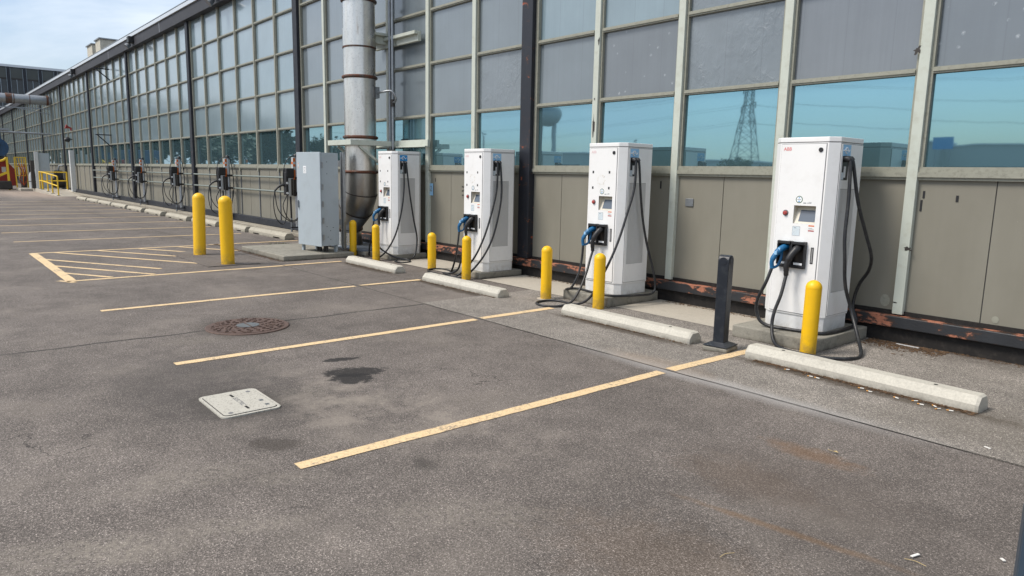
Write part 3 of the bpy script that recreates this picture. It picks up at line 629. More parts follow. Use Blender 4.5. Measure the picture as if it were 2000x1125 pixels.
# cabinet
cb_ = thing('electrical_cabinet', 'tall pale grey steel electrical cabinet standing on the slab', 'cabinet', (-13.25, 5.78, .095), R(9))
MB().box(0, .76, .02, .40, .13, 1.89).build('body', M['cabinet'], cb_, bevel=.006)
MB().box(-.008, .768, -.016, .014, .12, 1.90).build('door', M['cabinet'], cb_, bevel=.006)
for z in (.30, .62, .93, 1.25, 1.66): MB().box(.764, .778, .016, .05, z-.05, z+.05).cyl((.776, .02, z-.055), (.776, .02, z+.055), .008, 8).build('hinge', M['galv'], cb_)
for x, y in ((.05, .06), (.05, .36), (.70, .36)): MB().box(x-.025, x+.025, y-.025, y+.025, 0, .13).build('leg', M['cabinet'], cb_)
for x in (.34, .42, .56, .63): MB().cyl((x, .2, 0), (x, .2, .14), .026, 10).build('conduit_stub', M['grime'], cb_)
MB().box(.02, .05, -.05, -.016, .84, .98).build('handle', M['galv'], cb_, bevel=.004)
st_ = MB().box(.22, .32, -.0185, -.016, 1.50, 1.64).build('label', M['decalwhite'], cb_)
for i, w_ in enumerate((.034, .040, .024, .036)): MB().box(.27-w_, .27+w_, -.0192, -.0185, 1.605-.028*i, 1.613-.028*i).build('printed_line', M['textgrey'], st_)
MB().box(.045, .075, -.0185, -.016, 1.60, 1.70).build('warning_label', M['offwhite'], cb_)
for z in (1.685, 1.615): MB().box(.049, .071, -.020, -.0185, z-.006, z+.006).build('warning_bar', M['orange'], cb_)
for y, z in ((.14, 1.72), (.14, 1.5), (.12, .5), (.2, .42), (.26, .48), (.14, .3), (.2, .25)): MB().cyl((.76, y, z), (.7635, y, z), .008, 8).build('bolt', M['black'], cb_)
us = thing('strut_channel', 'slotted galvanised strut post behind the grey cabinet', 'post', (-12.83, 6.50, .095))
for x in (0, .075): MB().box(x-.02, x+.02, -.02, .0, 0, 1.92).box(x-.02, x-.014, 0, .03, 0, 1.92).box(x+.014, x+.02, 0, .03, 0, 1.92).build('channel', M['galv'], us)
for z in (.55, 1.7): MB().box(-.14, -.02, -.02, .0, z-.06, z+.06).build('clip', M['galv'], us)
MB().box(-.07, .14, -.07, .09, 0, .012).build('base_plate', M['rustring'], us)

# ================================================================ bollards
def bollard(x, y, r, h, lab, grp, lean=0, leany=0):
    t = thing('bollard', lab, 'bollard', (x, y, 0), 0, grp); pr = [(0, r*1.0), (h-r*1.02, r)]
    for a in range(0, 91, 10): pr.append((h-r*1.0+sin(R(a))*r*1.0, (r+.001)*cos(R(a)) if a < 90 else .0015))
    MB().tube([(0, 0, z-.03 if i == 0 else z) for i, (z, q) in enumerate(pr[:2])], [q for z, q in pr[:2]], 32).build('sleeve', M['yellow'], t)
    MB().tube([(0, 0, z) for z, q in [(h-r*1.06, r+.001)]+pr[2:]], [q for z, q in [(h-r*1.06, r+.001)]+pr[2:]], 32).build('cap', M['yellow'], t)
    t.rotation_euler = (R(leany), R(lean), 0); return t
BG = 'short yellow bollards in front of the fast chargers'
bollard(-3.13, 6.42, .073, .72, 'short yellow bollard in front of the nearest fast charger, beside the nearest wheel stop', BG, .5)
bollard(-5.89, 6.47, .073, .705, 'short yellow bollard in front of the second nearest fast charger, at its right edge', BG)
bollard(-6.78, 6.40, .073, .72, 'short yellow bollard left of the second nearest fast charger, by the coiled cable', BG)
bollard(-8.80, 6.57, .073, .69, 'short yellow bollard right in front of the third fast charger from the front', BG, .6)
bollard(-10.05, 6.76, .073, .64, 'short yellow bollard between the two farthest fast chargers', BG)
bollard(-11.63, 6.57, .070, .68, 'short yellow bollard in front of the farthest fast charger', BG, -.3)
bollard(-12.63, 6.62, .070, .70, 'short yellow bollard between the grey cabinet and the farthest fast charger', BG)
BT = 'tall yellow bollards in the hatched zone'
bollard(-14.10, 4.14, .112, 1.19, 'tall yellow bollard leaning to the left in the hatched zone', BT, -5, -3)
bollard(-12.46, 4.12, .112, 1.19, 'tall upright yellow bollard in the hatched zone', BT, -.6)
# asphalt collar patch under the tall pair and the bollard footings
struct(MB().box(-14.75, -12.25, 3.72, 4.62, 0, .012).build('asphalt_patch', M['asphalt']))
for x, y in ((-6.78, 6.40),): struct(MB().tube([(x, y, 0), (x, y, .010)], .12, 24).build('footing', M['slab']))

# black square post
bp = thing('black_post', 'black square steel post with rounded top on a concrete block', 'post', (-3.74, 5.88, 0), R(8))
MB().box(-.125, .125, -.125, .125, 0, .045).build('concrete_block', M['pad'], bp, bevel=.012)
MB().box(-.125, .125, -.125, .125, .05, .058).prism([(-.12, -.12), (.12, -.12), (.12, .12), (-.12, .12)], .058, .085, top=[(-.06, -.06), (.06, -.06), (.06, .06), (-.06, .06)]).build('base_plate', M['post'], bp, bevel=.003)
prof = [(-.055, .07), (.055, .07), (.055, .875)]+[(.055*cos(R(a)), .875+.055*sin(R(a))) for a in range(15, 180, 15)]+[(-.055, .875)]
MB().prism(prof, -.055, .055, 'x').build('shaft', M['post'], bp, bevel=.005)
MB().cyl((0, -.059, .875), (0, -.05, .875), .035, 20).cyl((.059, 0, .875), (.05, 0, .875), .035, 20).build('end_disc', M['post'], bp, bevel=.002)
cp_ = thing('blue_grey_post', 'blue-grey square post cut off by the right edge of the photo, nearest the camera', 'post', (-.311, 1.848, 0), R(15))
MB().box(-.06, .06, -.06, .06, .01, .945).build('shaft', M['bluepost'], cp_, bevel=.02, seg=3)
MB().box(-.11, .11, -.11, .11, 0, .01).build('base_plate', M['bluepost'], cp_)

# ================================================================ wheel stops
def stop(x0, x1, y, h, lab, grp, mat='stop', notch=False, rz=0, w=.21):
    L_ = x1-x0; t = thing('wheel_stop', lab, 'wheel stop', ((x0+x1)/2, y+w/2, 0), rz, grp); hw = w/2
    prof = [(-hw, 0), (-hw, h*.52), (-hw*.52, h), (hw*.52, h), (hw, h*.52), (hw, 0)]
    b = MB()
    if not notch:
        n_ = 10; sc = [(-L_/2, .90), (-L_/2+.02, 1)]+[(-L_/2+L_*i/n_, 1) for i in range(1, n_)]+[(L_/2-.02, 1), (L_/2, .90)]
        for i in range(len(sc)-1):
            (xa_, sa), (xb_, sb_) = sc[i], sc[i+1]
            for j in range(6):
                p, q = prof[j], prof[(j+1) % 6]; b.face(((xa_, p[0]*sa, p[1]*sa), (xb_, p[0]*sb_, p[1]*sb_), (xb_, q[0]*sb_, q[1]*sb_), (xa_, q[0]*sa, q[1]*sa)))
        b.face([(-L_/2, p[0]*.9, p[1]*.9) for p in prof[::-1]]); b.face([(L_/2, p[0]*.9, p[1]*.9) for p in prof])
    else:
        segs = [(-L_/2, -L_*.36, 0), (-L_*.36, -L_*.2, .035), (-L_*.2, L_*.2, 0), (L_*.2, L_*.36, .035), (L_*.36, L_/2, 0)]
        for a, c, z in segs: b.prism([(p, max(q, z)) for p, q in prof], a, c, 'x')
    b.build('block', M[mat], t, bevel=.006 if not notch else .0)
    for x in (-L_*.33, L_*.33): MB().cyl((x, 0, h-.02), (x, 0, h+.0015), .016, 12).build('pin_hole', M['tar'], t)
    return t
SG = 'clean wheel stops in the fast charger bays'
stop(-3.42, -1.50, 5.76, .125, 'clean concrete wheel stop in front of the nearest charger, cigarette butts along it', SG, rz=-.035)
stop(-5.90, -4.03, 5.80, .120, 'clean concrete wheel stop in the second nearest charger bay, beside the black post', SG, rz=-.02)
stop(-9.06, -7.16, 5.89, .120, 'clean concrete wheel stop in the third charger bay', SG, rz=-.02)
stop(-11.66, -9.93, 5.95, .120, 'clean concrete wheel stop in front of the farthest fast charger', SG, rz=.0)
OG = 'weathered wheel stops end to end along the left bays'
ords = ['first', 'second', 'third', 'fourth', 'fifth', 'sixth', 'seventh', 'eighth', 'ninth', 'tenth']
for i, (a, b_, y) in enumerate(((-18.6, -16.25, 6.72), (-20.75, -18.72, 6.66), (-23.2, -20.9, 6.6), (-25.83, -23.46, 6.53), (-28.5, -26.34, 6.5), (-31.1, -28.9, 6.47), (-33.95, -31.55, 6.47), (-36.6, -34.2, 6.45), (-39.05, -36.7, 6.42), (-41.3, -39.15, 6.36))):
    stop(a, b_, y, .15, 'weathered concrete wheel stop, %s in the long row counted from the grey cabinet' % ords[i], OG, 'oldstop', True, random.uniform(-.01, .01), .24)

# ================================================================ fast chargers
PADZ = .13
def charger_pad(cx, z=PADZ, lab='', yf=6.49, xr=.46):
    b = MB().prism([(cx-.45, yf), (cx+xr, yf), (cx+xr, 7.62), (cx-.45, 7.62)], 0, z)
    return tag(b.build('charger_pad', M['pad'], bevel=.012), lab, 'concrete pad', 'pads under the fast chargers')
OCT = lambda e, f=0: [(-.25-f, -e), (.25+f, -e), (.33+e, .08-f), (.33+e, .56+f), (.25+f, .64+e), (-.25-f, .64+e), (-.33-e, .56+f), (-.33-e, .08-f)]
def frame_plate(b, x0, x1, z0, z1, hx0, hx1, hz0, hz1, y0, y1):
    b.box(x0, x1, y0, y1, z0, hz0).box(x0, x1, y0, y1, hz1, z1).box(x0, hx0, y0, y1, hz0, hz1).box(hx1, x1, y0, y1, hz0, hz1)
HX0, HX1, HZ0, HZ1 = -.05, .18, 1.085, 1.265
def make_charger():
    t = thing('fast_charger', 'x', 'EV charger')
    MB().prism(OCT(-.012), 0, .15).build('plinth', M['white2'], t, bevel=.003)
    b = MB(); O = OCT(0)                                      # shell with an opening for the screen
    for j in range(1, 8): p, q = O[j], O[(j+1) % 8]; b.face(((*p, .15), (*q, .15), (*q, 1.885), (*p, 1.885)))
    for (a, c, e, g) in ((-.25, .25, .15, HZ0), (-.25, .25, HZ1, 1.885), (-.25, HX0, HZ0, HZ1), (HX1, .25, HZ0, HZ1)): b.face(((a, 0, e), (c, 0, e), (c, 0, g), (a, 0, g)))
    b.face([(p, q, .15) for p, q in O[::-1]]); b.face([(p, q, 1.885) for p, q in O])
    b.build('cabinet_body', M['white'], t)
    MB().prism(OCT(-.004), 1.885, 1.892).build('lid_joint', M['seam'], t)
    MB().prism(OCT(.003), 1.892, 1.94).build('lid', M['white'], t, bevel=.006)
    g = MB(); frame_plate(g, -.235, .235, .165, 1.878, HX0, HX1, HZ0, HZ1, -.0015, .002); g.build('door_joint', M['seam'], t)
    g = MB(); frame_plate(g, -.230, .230, .170, 1.873, HX0, HX1, HZ0, HZ1, -.009, -.0014); fd = g.build('front_door', M['white'], t)
    # recess
    r = MB(); y0, y1 = -.0088, .085
    r.face(((HX0, y0, HZ1), (HX1, y0, HZ1), (HX1, y1, HZ1), (HX0, y1, HZ1))); r.face(((HX0, y0, HZ0), (HX0, y1, HZ0), (HX1, y1, HZ0), (HX1, y0, HZ0)))
    r.face(((HX0, y0, HZ0), (HX0, y0, HZ1), (HX0, y1, HZ1), (HX0, y1, HZ0))); r.face(((HX1, y0, HZ0), (HX1, y1, HZ0), (HX1, y1, HZ1), (HX1, y0, HZ1)))
    r.face(((HX0, .006, HZ0), (HX1, .006, HZ0), (HX1, .078, HZ1), (HX0, .078, HZ1))); sr = r.build('screen_recess', M['bezel'], t)
    sl = Vector((0, .072, .18)).normalized(); s0 = Vector((0, .004, HZ0))
    q = [s0+sl*.022+Vector((x, 0, 0)) for x in (-.005, .165)]+[s0+sl*.145+Vector((x, 0, 0)) for x in (.165, -.005)]
    MB().face(q).build('screen', M['screen'], sr)
    MB().cyl((-.135, -.006, 1.185), (-.135, -.012, 1.185), .031, 24).build('button_collar', M['seam'], t)
    MB().tube([(-.135, -.014, 1.185), (-.135, -.03, 1.185), (-.135, -.034, 1.185)], [.021, .020, .014], 20).build('stop_button', M['red'], t)
    MB().cyl((.18, -.008, 1.815), (.18, -.016, 1.815), .022, 20).build('lock', M['black'], t)
    d_ = MB().cyl((-.0, -.0085, 1.325), (-.0, -.0098, 1.325), .036, 28).build('round_decal', M['green'], t)
    MB().cyl((-.0, -.0098, 1.325), (-.0, -.0104, 1.325), .029, 28).build('decal_face', M['decalwhite'], d_)
    MB().box(-.020, .020, -.0110, -.0104, 1.3225, 1.3275).build('decal_print', M['textgrey'], d_)
    MB().box(-.006, .006, -.0112, -.0104, 1.337, 1.347).box(-.008, .008, -.0112, -.0104, 1.302, 1.313).build('decal_marks', M['decaldeep'], d_)
    MB().box(.045, .075, -.0098, -.009, 1.287, 1.296).box(.082, .128, -.0098, -.009, 1.29, 1.295).box(.1, .13, -.0098, -.009, 1.300, 1.303).build('small_print', M['textgrey'], t)
    p_ = MB().box(-.045, .03, -.0098, -.009, .962, 1.052).build('info_decal', M['paper'], t)
    MB().box(-.048, .033, -.0094, -.009, .959, 1.055).build('decal_rim', M['textgrey'], p_)
    MB().tube(spl([(-.044, -.0105, .99), (-.01, -.0105, 1.02), (.03, -.0105, 1.035)]), .0014, 6).tube([(-.035, -.0105, .965), (0, -.0105, 1.01)], .001, 6).build('decal_curve', M['decalwhite'], p_)
    MB().box(-.032, -.008, -.0106, -.0098, 1.036, 1.042).build('decal_print', M['textgrey'], p_)
    w_ = MB().box(.118, .178, -.0098, -.009, 1.062, 1.074).build('warning_strip', M['orange'], t)
    MB().box(.118, .178, -.0098, -.009, 1.012, 1.024).build('warning_strip', M['red'], t)
    MB().box(.120, .176, -.0098, -.009, 1.0345, 1.0375).box(.120, .160, -.0098, -.009, 1.043, 1.046).build('small_print', M['textgrey'], t)
    # two holsters
    for x0, x1 in ((-.165, -.025), (-.015, .125)):
        h = MB().box(x0, x1, -.075, -.009, .875, .905).box(x0, x0+.014, -.075, -.009, .66, .875).box(x1-.014, x1, -.055, -.009, .66, .875).box(x0, x1, -.05, -.009, .632, .66)
        h = h.build('holster', M['black'], t, bevel=.004)
        MB().box(x0+.014, x1-.014, -.013, -.0092, .66, .875).build('holster_back', M['grime'], h)
        MB().box(x0+.03, x1-.02, -.0525, -.0505, .668, .69).build('holster_label', M['decalwhite'], h)
        MB().box(x0+.02, x1-.03, -.06, -.03, .9052, .9062).build('holster_top_label', M['paper'], h)
    MB().box(.165, .195, -.013, -.009, .69, .855).build('card_slot', M['black'], t, bevel=.003)
    MB().box(.176, .188, -.016, -.013, .70, .845).build('slot_cover', M['gap'], t)
    # blue plug with a looped grip, black plug
    bl = MB().tube(spl([(-.085, -.02, .845), (-.10, -.085, .825), (-.125, -.145, .775), (-.15, -.175, .70), (-.15, -.165, .625)], 6), [.034]*6+[.034]*6+[.026]*6+[.021]*6+[.024], 14)
    bl.tube(spl([(-.105, -.075, .80), (-.105, -.085, .72), (-.12, -.11, .65), (-.145, -.16, .625)], 6), .014, 10)
    bl = bl.build('blue_plug', M['blue'], t)
    MB().box(-.135, -.105, -.178, -.15, .765, .80).box(-.115, -.09, -.145, -.118, .81, .835).build('plug_label', M['decalblue'], bl)
    bk = MB().tube(spl([(.055, -.02, .845), (.045, -.075, .825), (.015, -.12, .76), (-.008, -.14, .68), (-.01, -.135, .60), (-.01, -.13, .555)], 6), [.038]*8+[.034]*8+[.027]*8+[.024]*6+[.017], 14)
    bk.build('black_plug', M['black'], t)
    # +X side: door, cable slot, blue decal, louvres; plain louvred door on -X
    S_ = lambda b, x0, x1, y0, y1, z0, z1: b.box(x0, x1, y0, y1, z0, z1)
    g = MB(); S_(g, .329, .3315, .085, .555, .165, 1.878); g.build('door_joint', M['seam'], t)
    g = MB(); x0, x1 = .3316, .337
    g.box(x0, x1, .09, .55, .17, .405).box(x0, x1, .09, .55, 1.44, 1.525).box(x0, x1, .09, .13, .405, 1.44).box(x0, x1, .455, .55, .405, 1.44)
    g.box(x0, x1, .09, .125, 1.525, 1.76).box(x0, x1, .265, .55, 1.525, 1.76).box(x0, x1, .09, .55, 1.76, 1.873)
    sdp = g.build('side_door', M['white'], t)
    MB().box(.3316, .3325, .13, .455, .405, 1.44).build('louvre_gap', M['gap'], sdp)
    g = MB()
    for i in range(13): y = .134+i*.0247; g.box(.3326, .3365, y, y+.0205, .409, 1.436)
    g.box(.3330, .3369, .13, .455, .913, .922)
    g.build('louvres', M['grille'], sdp)
    MB().box(.3316, .3322, .125, .265, 1.525, 1.76).build('cable_slot', M['black'], sdp)
    MB().box(.3322, .3372, .135, .175, 1.53, 1.60).build('slot_sticker', M['paper'], sdp)
    MB().box(.3322, .3374, .178, .21, 1.55, 1.66).build('slot_sticker', M['decalwhite'], sdp)
    for y in (.165, .225): MB().tube([(.32, y, 1.735), (.375, y, 1.73), (.392, y, 1.715)], [.03, .03, .024], 14).build('cable_gland', M['black'], sdp)
    dc = MB().box(.337, .3378, .12, .285, 1.758, 1.868).build('blue_decal', M['decalblue'], sdp)
    e = []
    for a in range(0, 300, 20): e.append((.3386, .195+.028*cos(R(a)), 1.812+.028*sin(R(a))))
    MB().tube([(.3386, .125, 1.812), (.3386, .222, 1.812)]+e[1:], .0065, 6).build('decal_letter', M['decalwhite'], dc)
    MB().tube(spl([(.3386, .232, 1.796), (.3386, .250, 1.815), (.3386, .243, 1.80), (.3386, .262, 1.822)]), .0035, 6).build('decal_swash', M['decalwhite'], dc)
    g = MB(); S_(g, -.3315, -.329, .085, .555, .165, 1.878); g.build('door_joint', M['seam'], t)
    g = MB(); S_(g, -.337, -.3316, .09, .55, .17, 1.873); g.build('side_door', M['white'], t)
    return t
ch0 = make_charger()
text('logo', 'ABB', .047, M['logored'], ch0, at(FRONT, -.165, -.0098, 1.825))
ch0.location = (-3.55, 6.83, PADZ)
CG = 'fast chargers in a row along the factory wall'
infos = [(-3.55, 6.83, 'white fast charger nearest the camera, red logo crisp and no mounting holes', 0),
         (-6.215, 6.82, 'white fast charger second from the camera, with a round residue stain and faded logo', 0),
         (-9.03, 6.87, 'white fast charger third from the camera, just left of the dark column', 0),
         (-11.86, 6.91, 'white fast charger farthest from the camera, beside the steel duct, with deep blue decal', 0)]
CH = []
for i, (x, y, lab, rz) in enumerate(infos):
    c = ch0 if i == 0 else copy_tree(ch0); c.location = (x, y, PADZ if i < 2 else .10); tag(c, lab, 'EV charger', CG); CH.append(c)
    if i:
        for ch in list(c.children):
            if ch.name.startswith('logo'): ch.data = ch.data.copy(); ch.data.materials.clear(); ch.data.materials.append(M['logofaint'])
        for hx, hz in ((-.165, 1.57), (.115, 1.57), (-.165, 1.37), (.115, 1.37)):
            MB().box(hx-.013, hx+.013, -.0105, -.009, hz-.016, hz+.016).build('mounting_hole', M['black'], c, bevel=.004)
        if i < 3:
            b = MB()
            for q in range(60):
                a = random.uniform(0, 2*pi); rr = random.gauss(.062, .008); xx, zz = -.02+cos(a)*rr, 1.47+sin(a)*rr; s_ = random.uniform(.001, .006)
                b.box(xx-s_, xx+s_, -.0096, -.009, zz-s_*.6, zz+s_*.6)
            b.build('residue_stain', M['bezel'], c)
    if i == 3:
        for ch in c.children:
            for g in ch.children:
                if g.name.startswith('blue_decal'): g.data = g.data.copy(); g.data.materials.clear(); g.data.materials.append(M['decaldeep'])
    charger_pad(x, PADZ if i < 2 else .10, ['mossy concrete pad under the nearest fast charger', 'concrete pad under the second nearest fast charger', 'low concrete pad under the third fast charger', 'low concrete pad under the farthest fast charger'][i], [6.49, 6.61, 6.74, 6.80][i], [.46, .36, .36, .36][i])
def cable(ci, pts, r=.0155):
    c = CH[ci]; P_ = [Vector(q)-c.location for q in pts]
    MB().tube(spl(P_, 8), r, 12).build('cable', M['rubber'], c)
def end(ci, which):
    c = CH[ci].location; o = (-.15, -.165, .63) if which == 'blue' else (-.01, -.13, .56); return (c.x+o[0], c.y+o[1], c.z+o[2])
def gl(ci, k_): c = CH[ci].location; return [(c.x+.37, c.y+(.165, .225)[k_], c.z+1.728), (c.x+.398, c.y+(.165, .225)[k_], c.z+1.69)]
# nearest charger
cable(0, gl(0, 0)+[(-3.13, 6.98, 1.45), (-3.12, 6.95, 1.13), (-3.10, 6.95, .9), (-3.09, 7.0, .62), (-3.04, 7.08, .36), (-2.90, 6.95, .14), (-2.76, 6.72, .022), (-2.77, 6.50, .02), (-2.92, 6.36, .018), (-3.12, 6.32, .018), (-3.34, 6.36, .018), (-3.49, 6.44, .05), (-3.57, 6.52, .18), (-3.58, 6.56, .32), (-3.555, 6.62, .5), end(0, 'black')], .017)
cable(0, gl(0, 1)+[(-3.10, 7.12, 1.45), (-3.04, 7.24, 1.12), (-3.01, 7.34, .90), (-3.08, 7.48, .74), (-3.20, 7.56, .56), (-3.24, 7.56, .34), (-3.17, 7.52, .17), (-3.13, 7.2, .15), (-3.16, 6.79, .148), (-3.33, 6.72, .148), (-3.50, 6.68, .148), (-3.68, 6.66, .15), (-3.78, 6.64, .20), (-3.82, 6.63, .32), (-3.80, 6.62, .44), (-3.73, 6.62, .60), end(0, 'blue')], .017)
# second
cable(1, gl(1, 0)+[(-5.80, 6.95, 1.50), (-5.81, 6.86, 1.22), (-5.82, 6.74, .90), (-5.85, 6.62, .62), (-5.92, 6.52, .36), (-6.02, 6.44, .12), (-6.2, 6.38, .02), (-6.50, 6.38, .018), (-6.62, 6.25, .018), (-6.58, 6.05, .018), (-6.40, 5.97, .018), (-6.24, 6.08, .018), (-6.17, 6.26, .06), (-6.17, 6.42, .22), (-6.19, 6.55, .42), (-6.22, 6.64, .58), end(1, 'black')])
cable(1, gl(1, 1)+[(-5.80, 7.08, 1.45), (-5.79, 7.14, 1.10), (-5.76, 7.22, .76), (-5.70, 7.30, .42), (-5.68, 7.30, .17), (-5.72, 7.0, .145), (-5.9, 6.70, .145), (-6.2, 6.70, .145), (-6.52, 6.76, .145), (-6.60, 6.66, .145), (-6.55, 6.55, .15), (-6.42, 6.52, .2), (-6.37, 6.58, .36), (-6.37, 6.64, .55), end(1, 'blue')])
# third
cable(2, gl(2, 0)+[(-8.63, 7.02, 1.4), (-8.64, 6.92, 1.0), (-8.68, 6.80, .62), (-8.76, 6.66, .3), (-8.92, 6.50, .06), (-9.15, 6.44, .018), (-9.5, 6.48, .018), (-9.78, 6.52, .018), (-9.98, 6.66, .018), (-9.92, 6.86, .018), (-9.68, 6.86, .018), (-9.45, 6.74, .04), (-9.28, 6.68, .2), (-9.20, 6.68, .45), end(2, 'blue')])
cable(2, gl(2, 1)+[(-8.59, 7.09, 1.35), (-8.59, 7.02, .95), (-8.62, 6.92, .6), (-8.68, 6.76, .3), (-8.80, 6.56, .06), (-9.0, 6.44, .018), (-9.25, 6.56, .018), (-9.5, 6.62, .018), (-9.35, 6.70, .03), (-9.15, 6.68, .14), (-9.06, 6.68, .4), end(2, 'black')])
# farthest
cable(3, gl(3, 0)+[(-11.42, 7.05, 1.3), (-11.42, 6.98, .86), (-11.44, 6.86, .46), (-11.52, 6.70, .16), (-11.68, 6.58, .03), (-11.95, 6.50, .018), (-12.25, 6.60, .018), (-12.42, 6.74, .018), (-12.3, 6.78, .03), (-12.15, 6.72, .2), (-12.06, 6.72, .44), end(3, 'blue')])
cable(3, gl(3, 1)+[(-11.40, 7.16, 1.3), (-11.39, 7.24, .8), (-11.36, 7.30, .4), (-11.30, 7.20, .08), (-11.28, 7.0, .018), (-11.36, 6.86, .018), (-11.22, 6.74, .018), (-11.02, 6.78, .018), (-11.04, 6.94, .018), (-11.25, 7.02, .03), (-11.45, 6.84, .08), (-11.65, 6.66, .24), (-11.82, 6.66, .45), end(3, 'black')])

# ================================================================ slim wall chargers on the left bays
def make_l2():
    t = thing('wallbox_charger', 'x', 'EV charger')
    MB().cyl((0, 0, .2), (0, 0, 2.0), .055, 18).build('silver_pole', M['silver'], t)
    MB().tube([(0, 0, 1.97), (0, 0, 2.04), (0, 0, 2.06)], [.066, .066, .04], 18).build('pole_cap', M['black'], t)
    lb = MB().box(-.05, .05, -.115, -.05, 1.42, 1.97).build('label_panel', M['offwhite'], t, bevel=.005)
    MB().box(.0501, .052, -.113, -.052, 1.42, 1.66).box(.0501, .052, -.113, -.052, 1.74, 1.80).box(.0501, .052, -.113, -.052, 1.86, 1.95).build('orange_band', M['orange'], lb)
    MB().box(-.048, .048, -.117, -.115, 1.42, 1.66).box(-.048, .048, -.117, -.115, 1.8, 1.86).build('orange_front', M['orange'], lb)
    MB().box(-.095, .095, -.31, -.10, 1.46, 1.70).build('holster_head', M['black'], t, bevel=.025, seg=3)
    MB().box(-.08, .08, -.255, -.12, 1.0, 1.46).build('charger_body', M['silver'], t, bevel=.02, seg=3)
    MB().box(.0805, .083, -.19, -.135, 1.02, 1.44).build('dark_stripe', M['grime'], t)
    MB().box(-.085, .085, -.325, -.258, 1.03, 1.60).build('front_holster', M['black'], t, bevel=.02)
    MB().box(-.06, .06, -.12, -.04, 1.0, 1.42).build('back_plate', M['grime'], t, bevel=.01)
    for z in (1.455, 1.075): MB().box(-.1, .16, -.07, .075, z-.03, z+.03).build('clamp', M['black'], t, bevel=.006)
    for z in (1.33, 1.08): MB().tube([(.084, -.29, z), (.09, -.29, z)], .03, 12).build('indicator', M['decalwhite'], t)
    MB().tube(spl([(0, -.30, 1.26), (-.02, -.38, 1.28), (-.05, -.48, 1.22), (-.06, -.56, 1.13)]), [.034]*8+[.03]*8+[.024]*8+[.018], 10).build('plug', M['black'], t)
    MB().tube([(0, -.18, .99), (0, -.17, .45)], .024, 8).build('cable_stub', M['black'], t)
    MB().tube([(0, -.17, .45), (0, -.17, 0)], .026, 8).build('conduit', M['galv'], t)
    MB().box(-.06, .06, -.2, .10, .20, .23).build('foot_bracket', M['navy'], t)
    MB().tube(spl([(-.06, -.56, 1.13), (-.06, -.60, .8), (-.06, -.54, .45), (-.03, -.40, .30), (0, -.32, .42), (.03, -.28, .8), (.05, -.27, 1.02)]), .012, 8).build('cable', M['rubber'], t)
    MB().tube(spl([(.05, -.28, 1.05), (.05, -.40, .75), (.06, -.26, .42), (.10, -.05, .46), (.13, .09, .9), (.13, .10, 1.5), (.09, .04, 1.93), (0, -.02, 2.05)]), .012, 8).build('cable', M['rubber'], t)
    MB().tube(spl([(-.06, -.56, 1.13), (-.02, -.52, .72), (.04, -.38, .48), (.09, -.16, .36), (.12, .02, .55), (.12, .08, 1.0)]), .012, 8).build('cable', M['rubber'], t)
    MB().tube(spl([(0, -.06, 2.02), (-.02, -.16, 1.98), (-.04, -.26, 1.85), (-.05, -.33, 1.6), (-.05, -.33, 1.3)]), .010, 8).build('cable', M['rubber'], t)
    return t
l0 = make_l2(); LG = 'slim wall chargers along the left bays'
for i, x in enumerate((-17.25, -22.3, -27.4, -32.65, -37.85)):
    o = l0 if i == 0 else copy_tree(l0); o.location = (x, 7.50, .0)
    tag(o, ['slim grey and black wall charger partly hidden by the grey cabinet', 'slim grey and black wall charger behind the upright tall yellow bollard', 'slim grey and black wall charger just left of the leaning yellow bollard', 'slim grey and black wall charger in front of a dark column, second farthest', 'slim grey and black wall charger farthest away, nearest the ramp'][i], 'EV charger', LG)

# ================================================================ covers on the ground
mh = thing('manhole_cover', 'rusty round cast iron manhole cover beside the long crack', 'manhole cover', (-7.33, 2.60, 0))
MB().tube([(0, 0, .0), (0, 0, .008), (0, 0, .012)], [.42, .42, .41], 56).build('rim', M['iron'], mh)
b = MB().tube([(0, 0, .0125), (0, 0, .016)], .365, 48)
for r_ in (.145, .185, .225, .265, .305, .345):
    n_ = int(r_*74)
    for i in range(n_):
        a = 2*pi*i/n_+random.uniform(-.1, .1); mt_ = Matrix.Translation((cos(a)*r_, sin(a)*r_, .0)) @ Matrix.Rotation(a+random.choice((.6, -.6, 1.2)), 4, 'Z'); b.box(-.017, .017, -.006, .006, .0165, .024, mt_)
b.build('cover', M['iron'], mh); MB().tube([(0, 0, .0165), (0, 0, .021)], .115, 30).build('centre_disc', M['ironwear'], mh)
MB().box(-.11, .11, -.006, .006, .021, .024).build('disc_bar', M['iron'], mh)
hh = thing('utility_cover', 'pale square concrete utility box cover set in the asphalt', 'utility cover', (-4.885, 1.65, 0))
def rr(wx, wy, r_):
    o = []
    for cx_, cy_, a0 in ((wx-r_, wy-r_, 0), (-wx+r_, wy-r_, 90), (-wx+r_, -wy+r_, 180), (wx-r_, -wy+r_, 270)):
        for a in range(0, 91, 18): o.append((cx_+r_*cos(R(a0+a)), cy_+r_*sin(R(a0+a))))
    return o
MB().prism(rr(.275, .205, .05), 0, .010).build('frame', M['poly'], hh); MB().prism(rr(.252, .184, .035), .010, .0112).build('joint', M['tar'], hh)
ld = MB().prism(rr(.246, .179, .032), .0112, .0145).build('lid', M['poly'], hh)
RZ = Matrix.Rotation(R(-1), 4, 'Z')
text('lid_text', 'ELECTRIC', .046, M['seam'], ld, at(RZ, 0, .0, .0146), .0004)
for x in (-.155, .155): MB().prism([(p_+x, q_) for p_, q_ in rr(.036, .009, .008)], .0145, .0152).build('lift_slot', M['tar'], ld)
for x, y in ((-.19, .13), (.21, -.13)): MB().cyl((x, y, .0145), (x, y, .0156), .017, 16).build('bolt', M['seam'], ld)
for x, y in ((.06, .135), (.17, .135)): MB().box(x-.018, x+.018, y-.014, y+.014, .0145, .0150).build('stamp', M['ironwear'], ld)

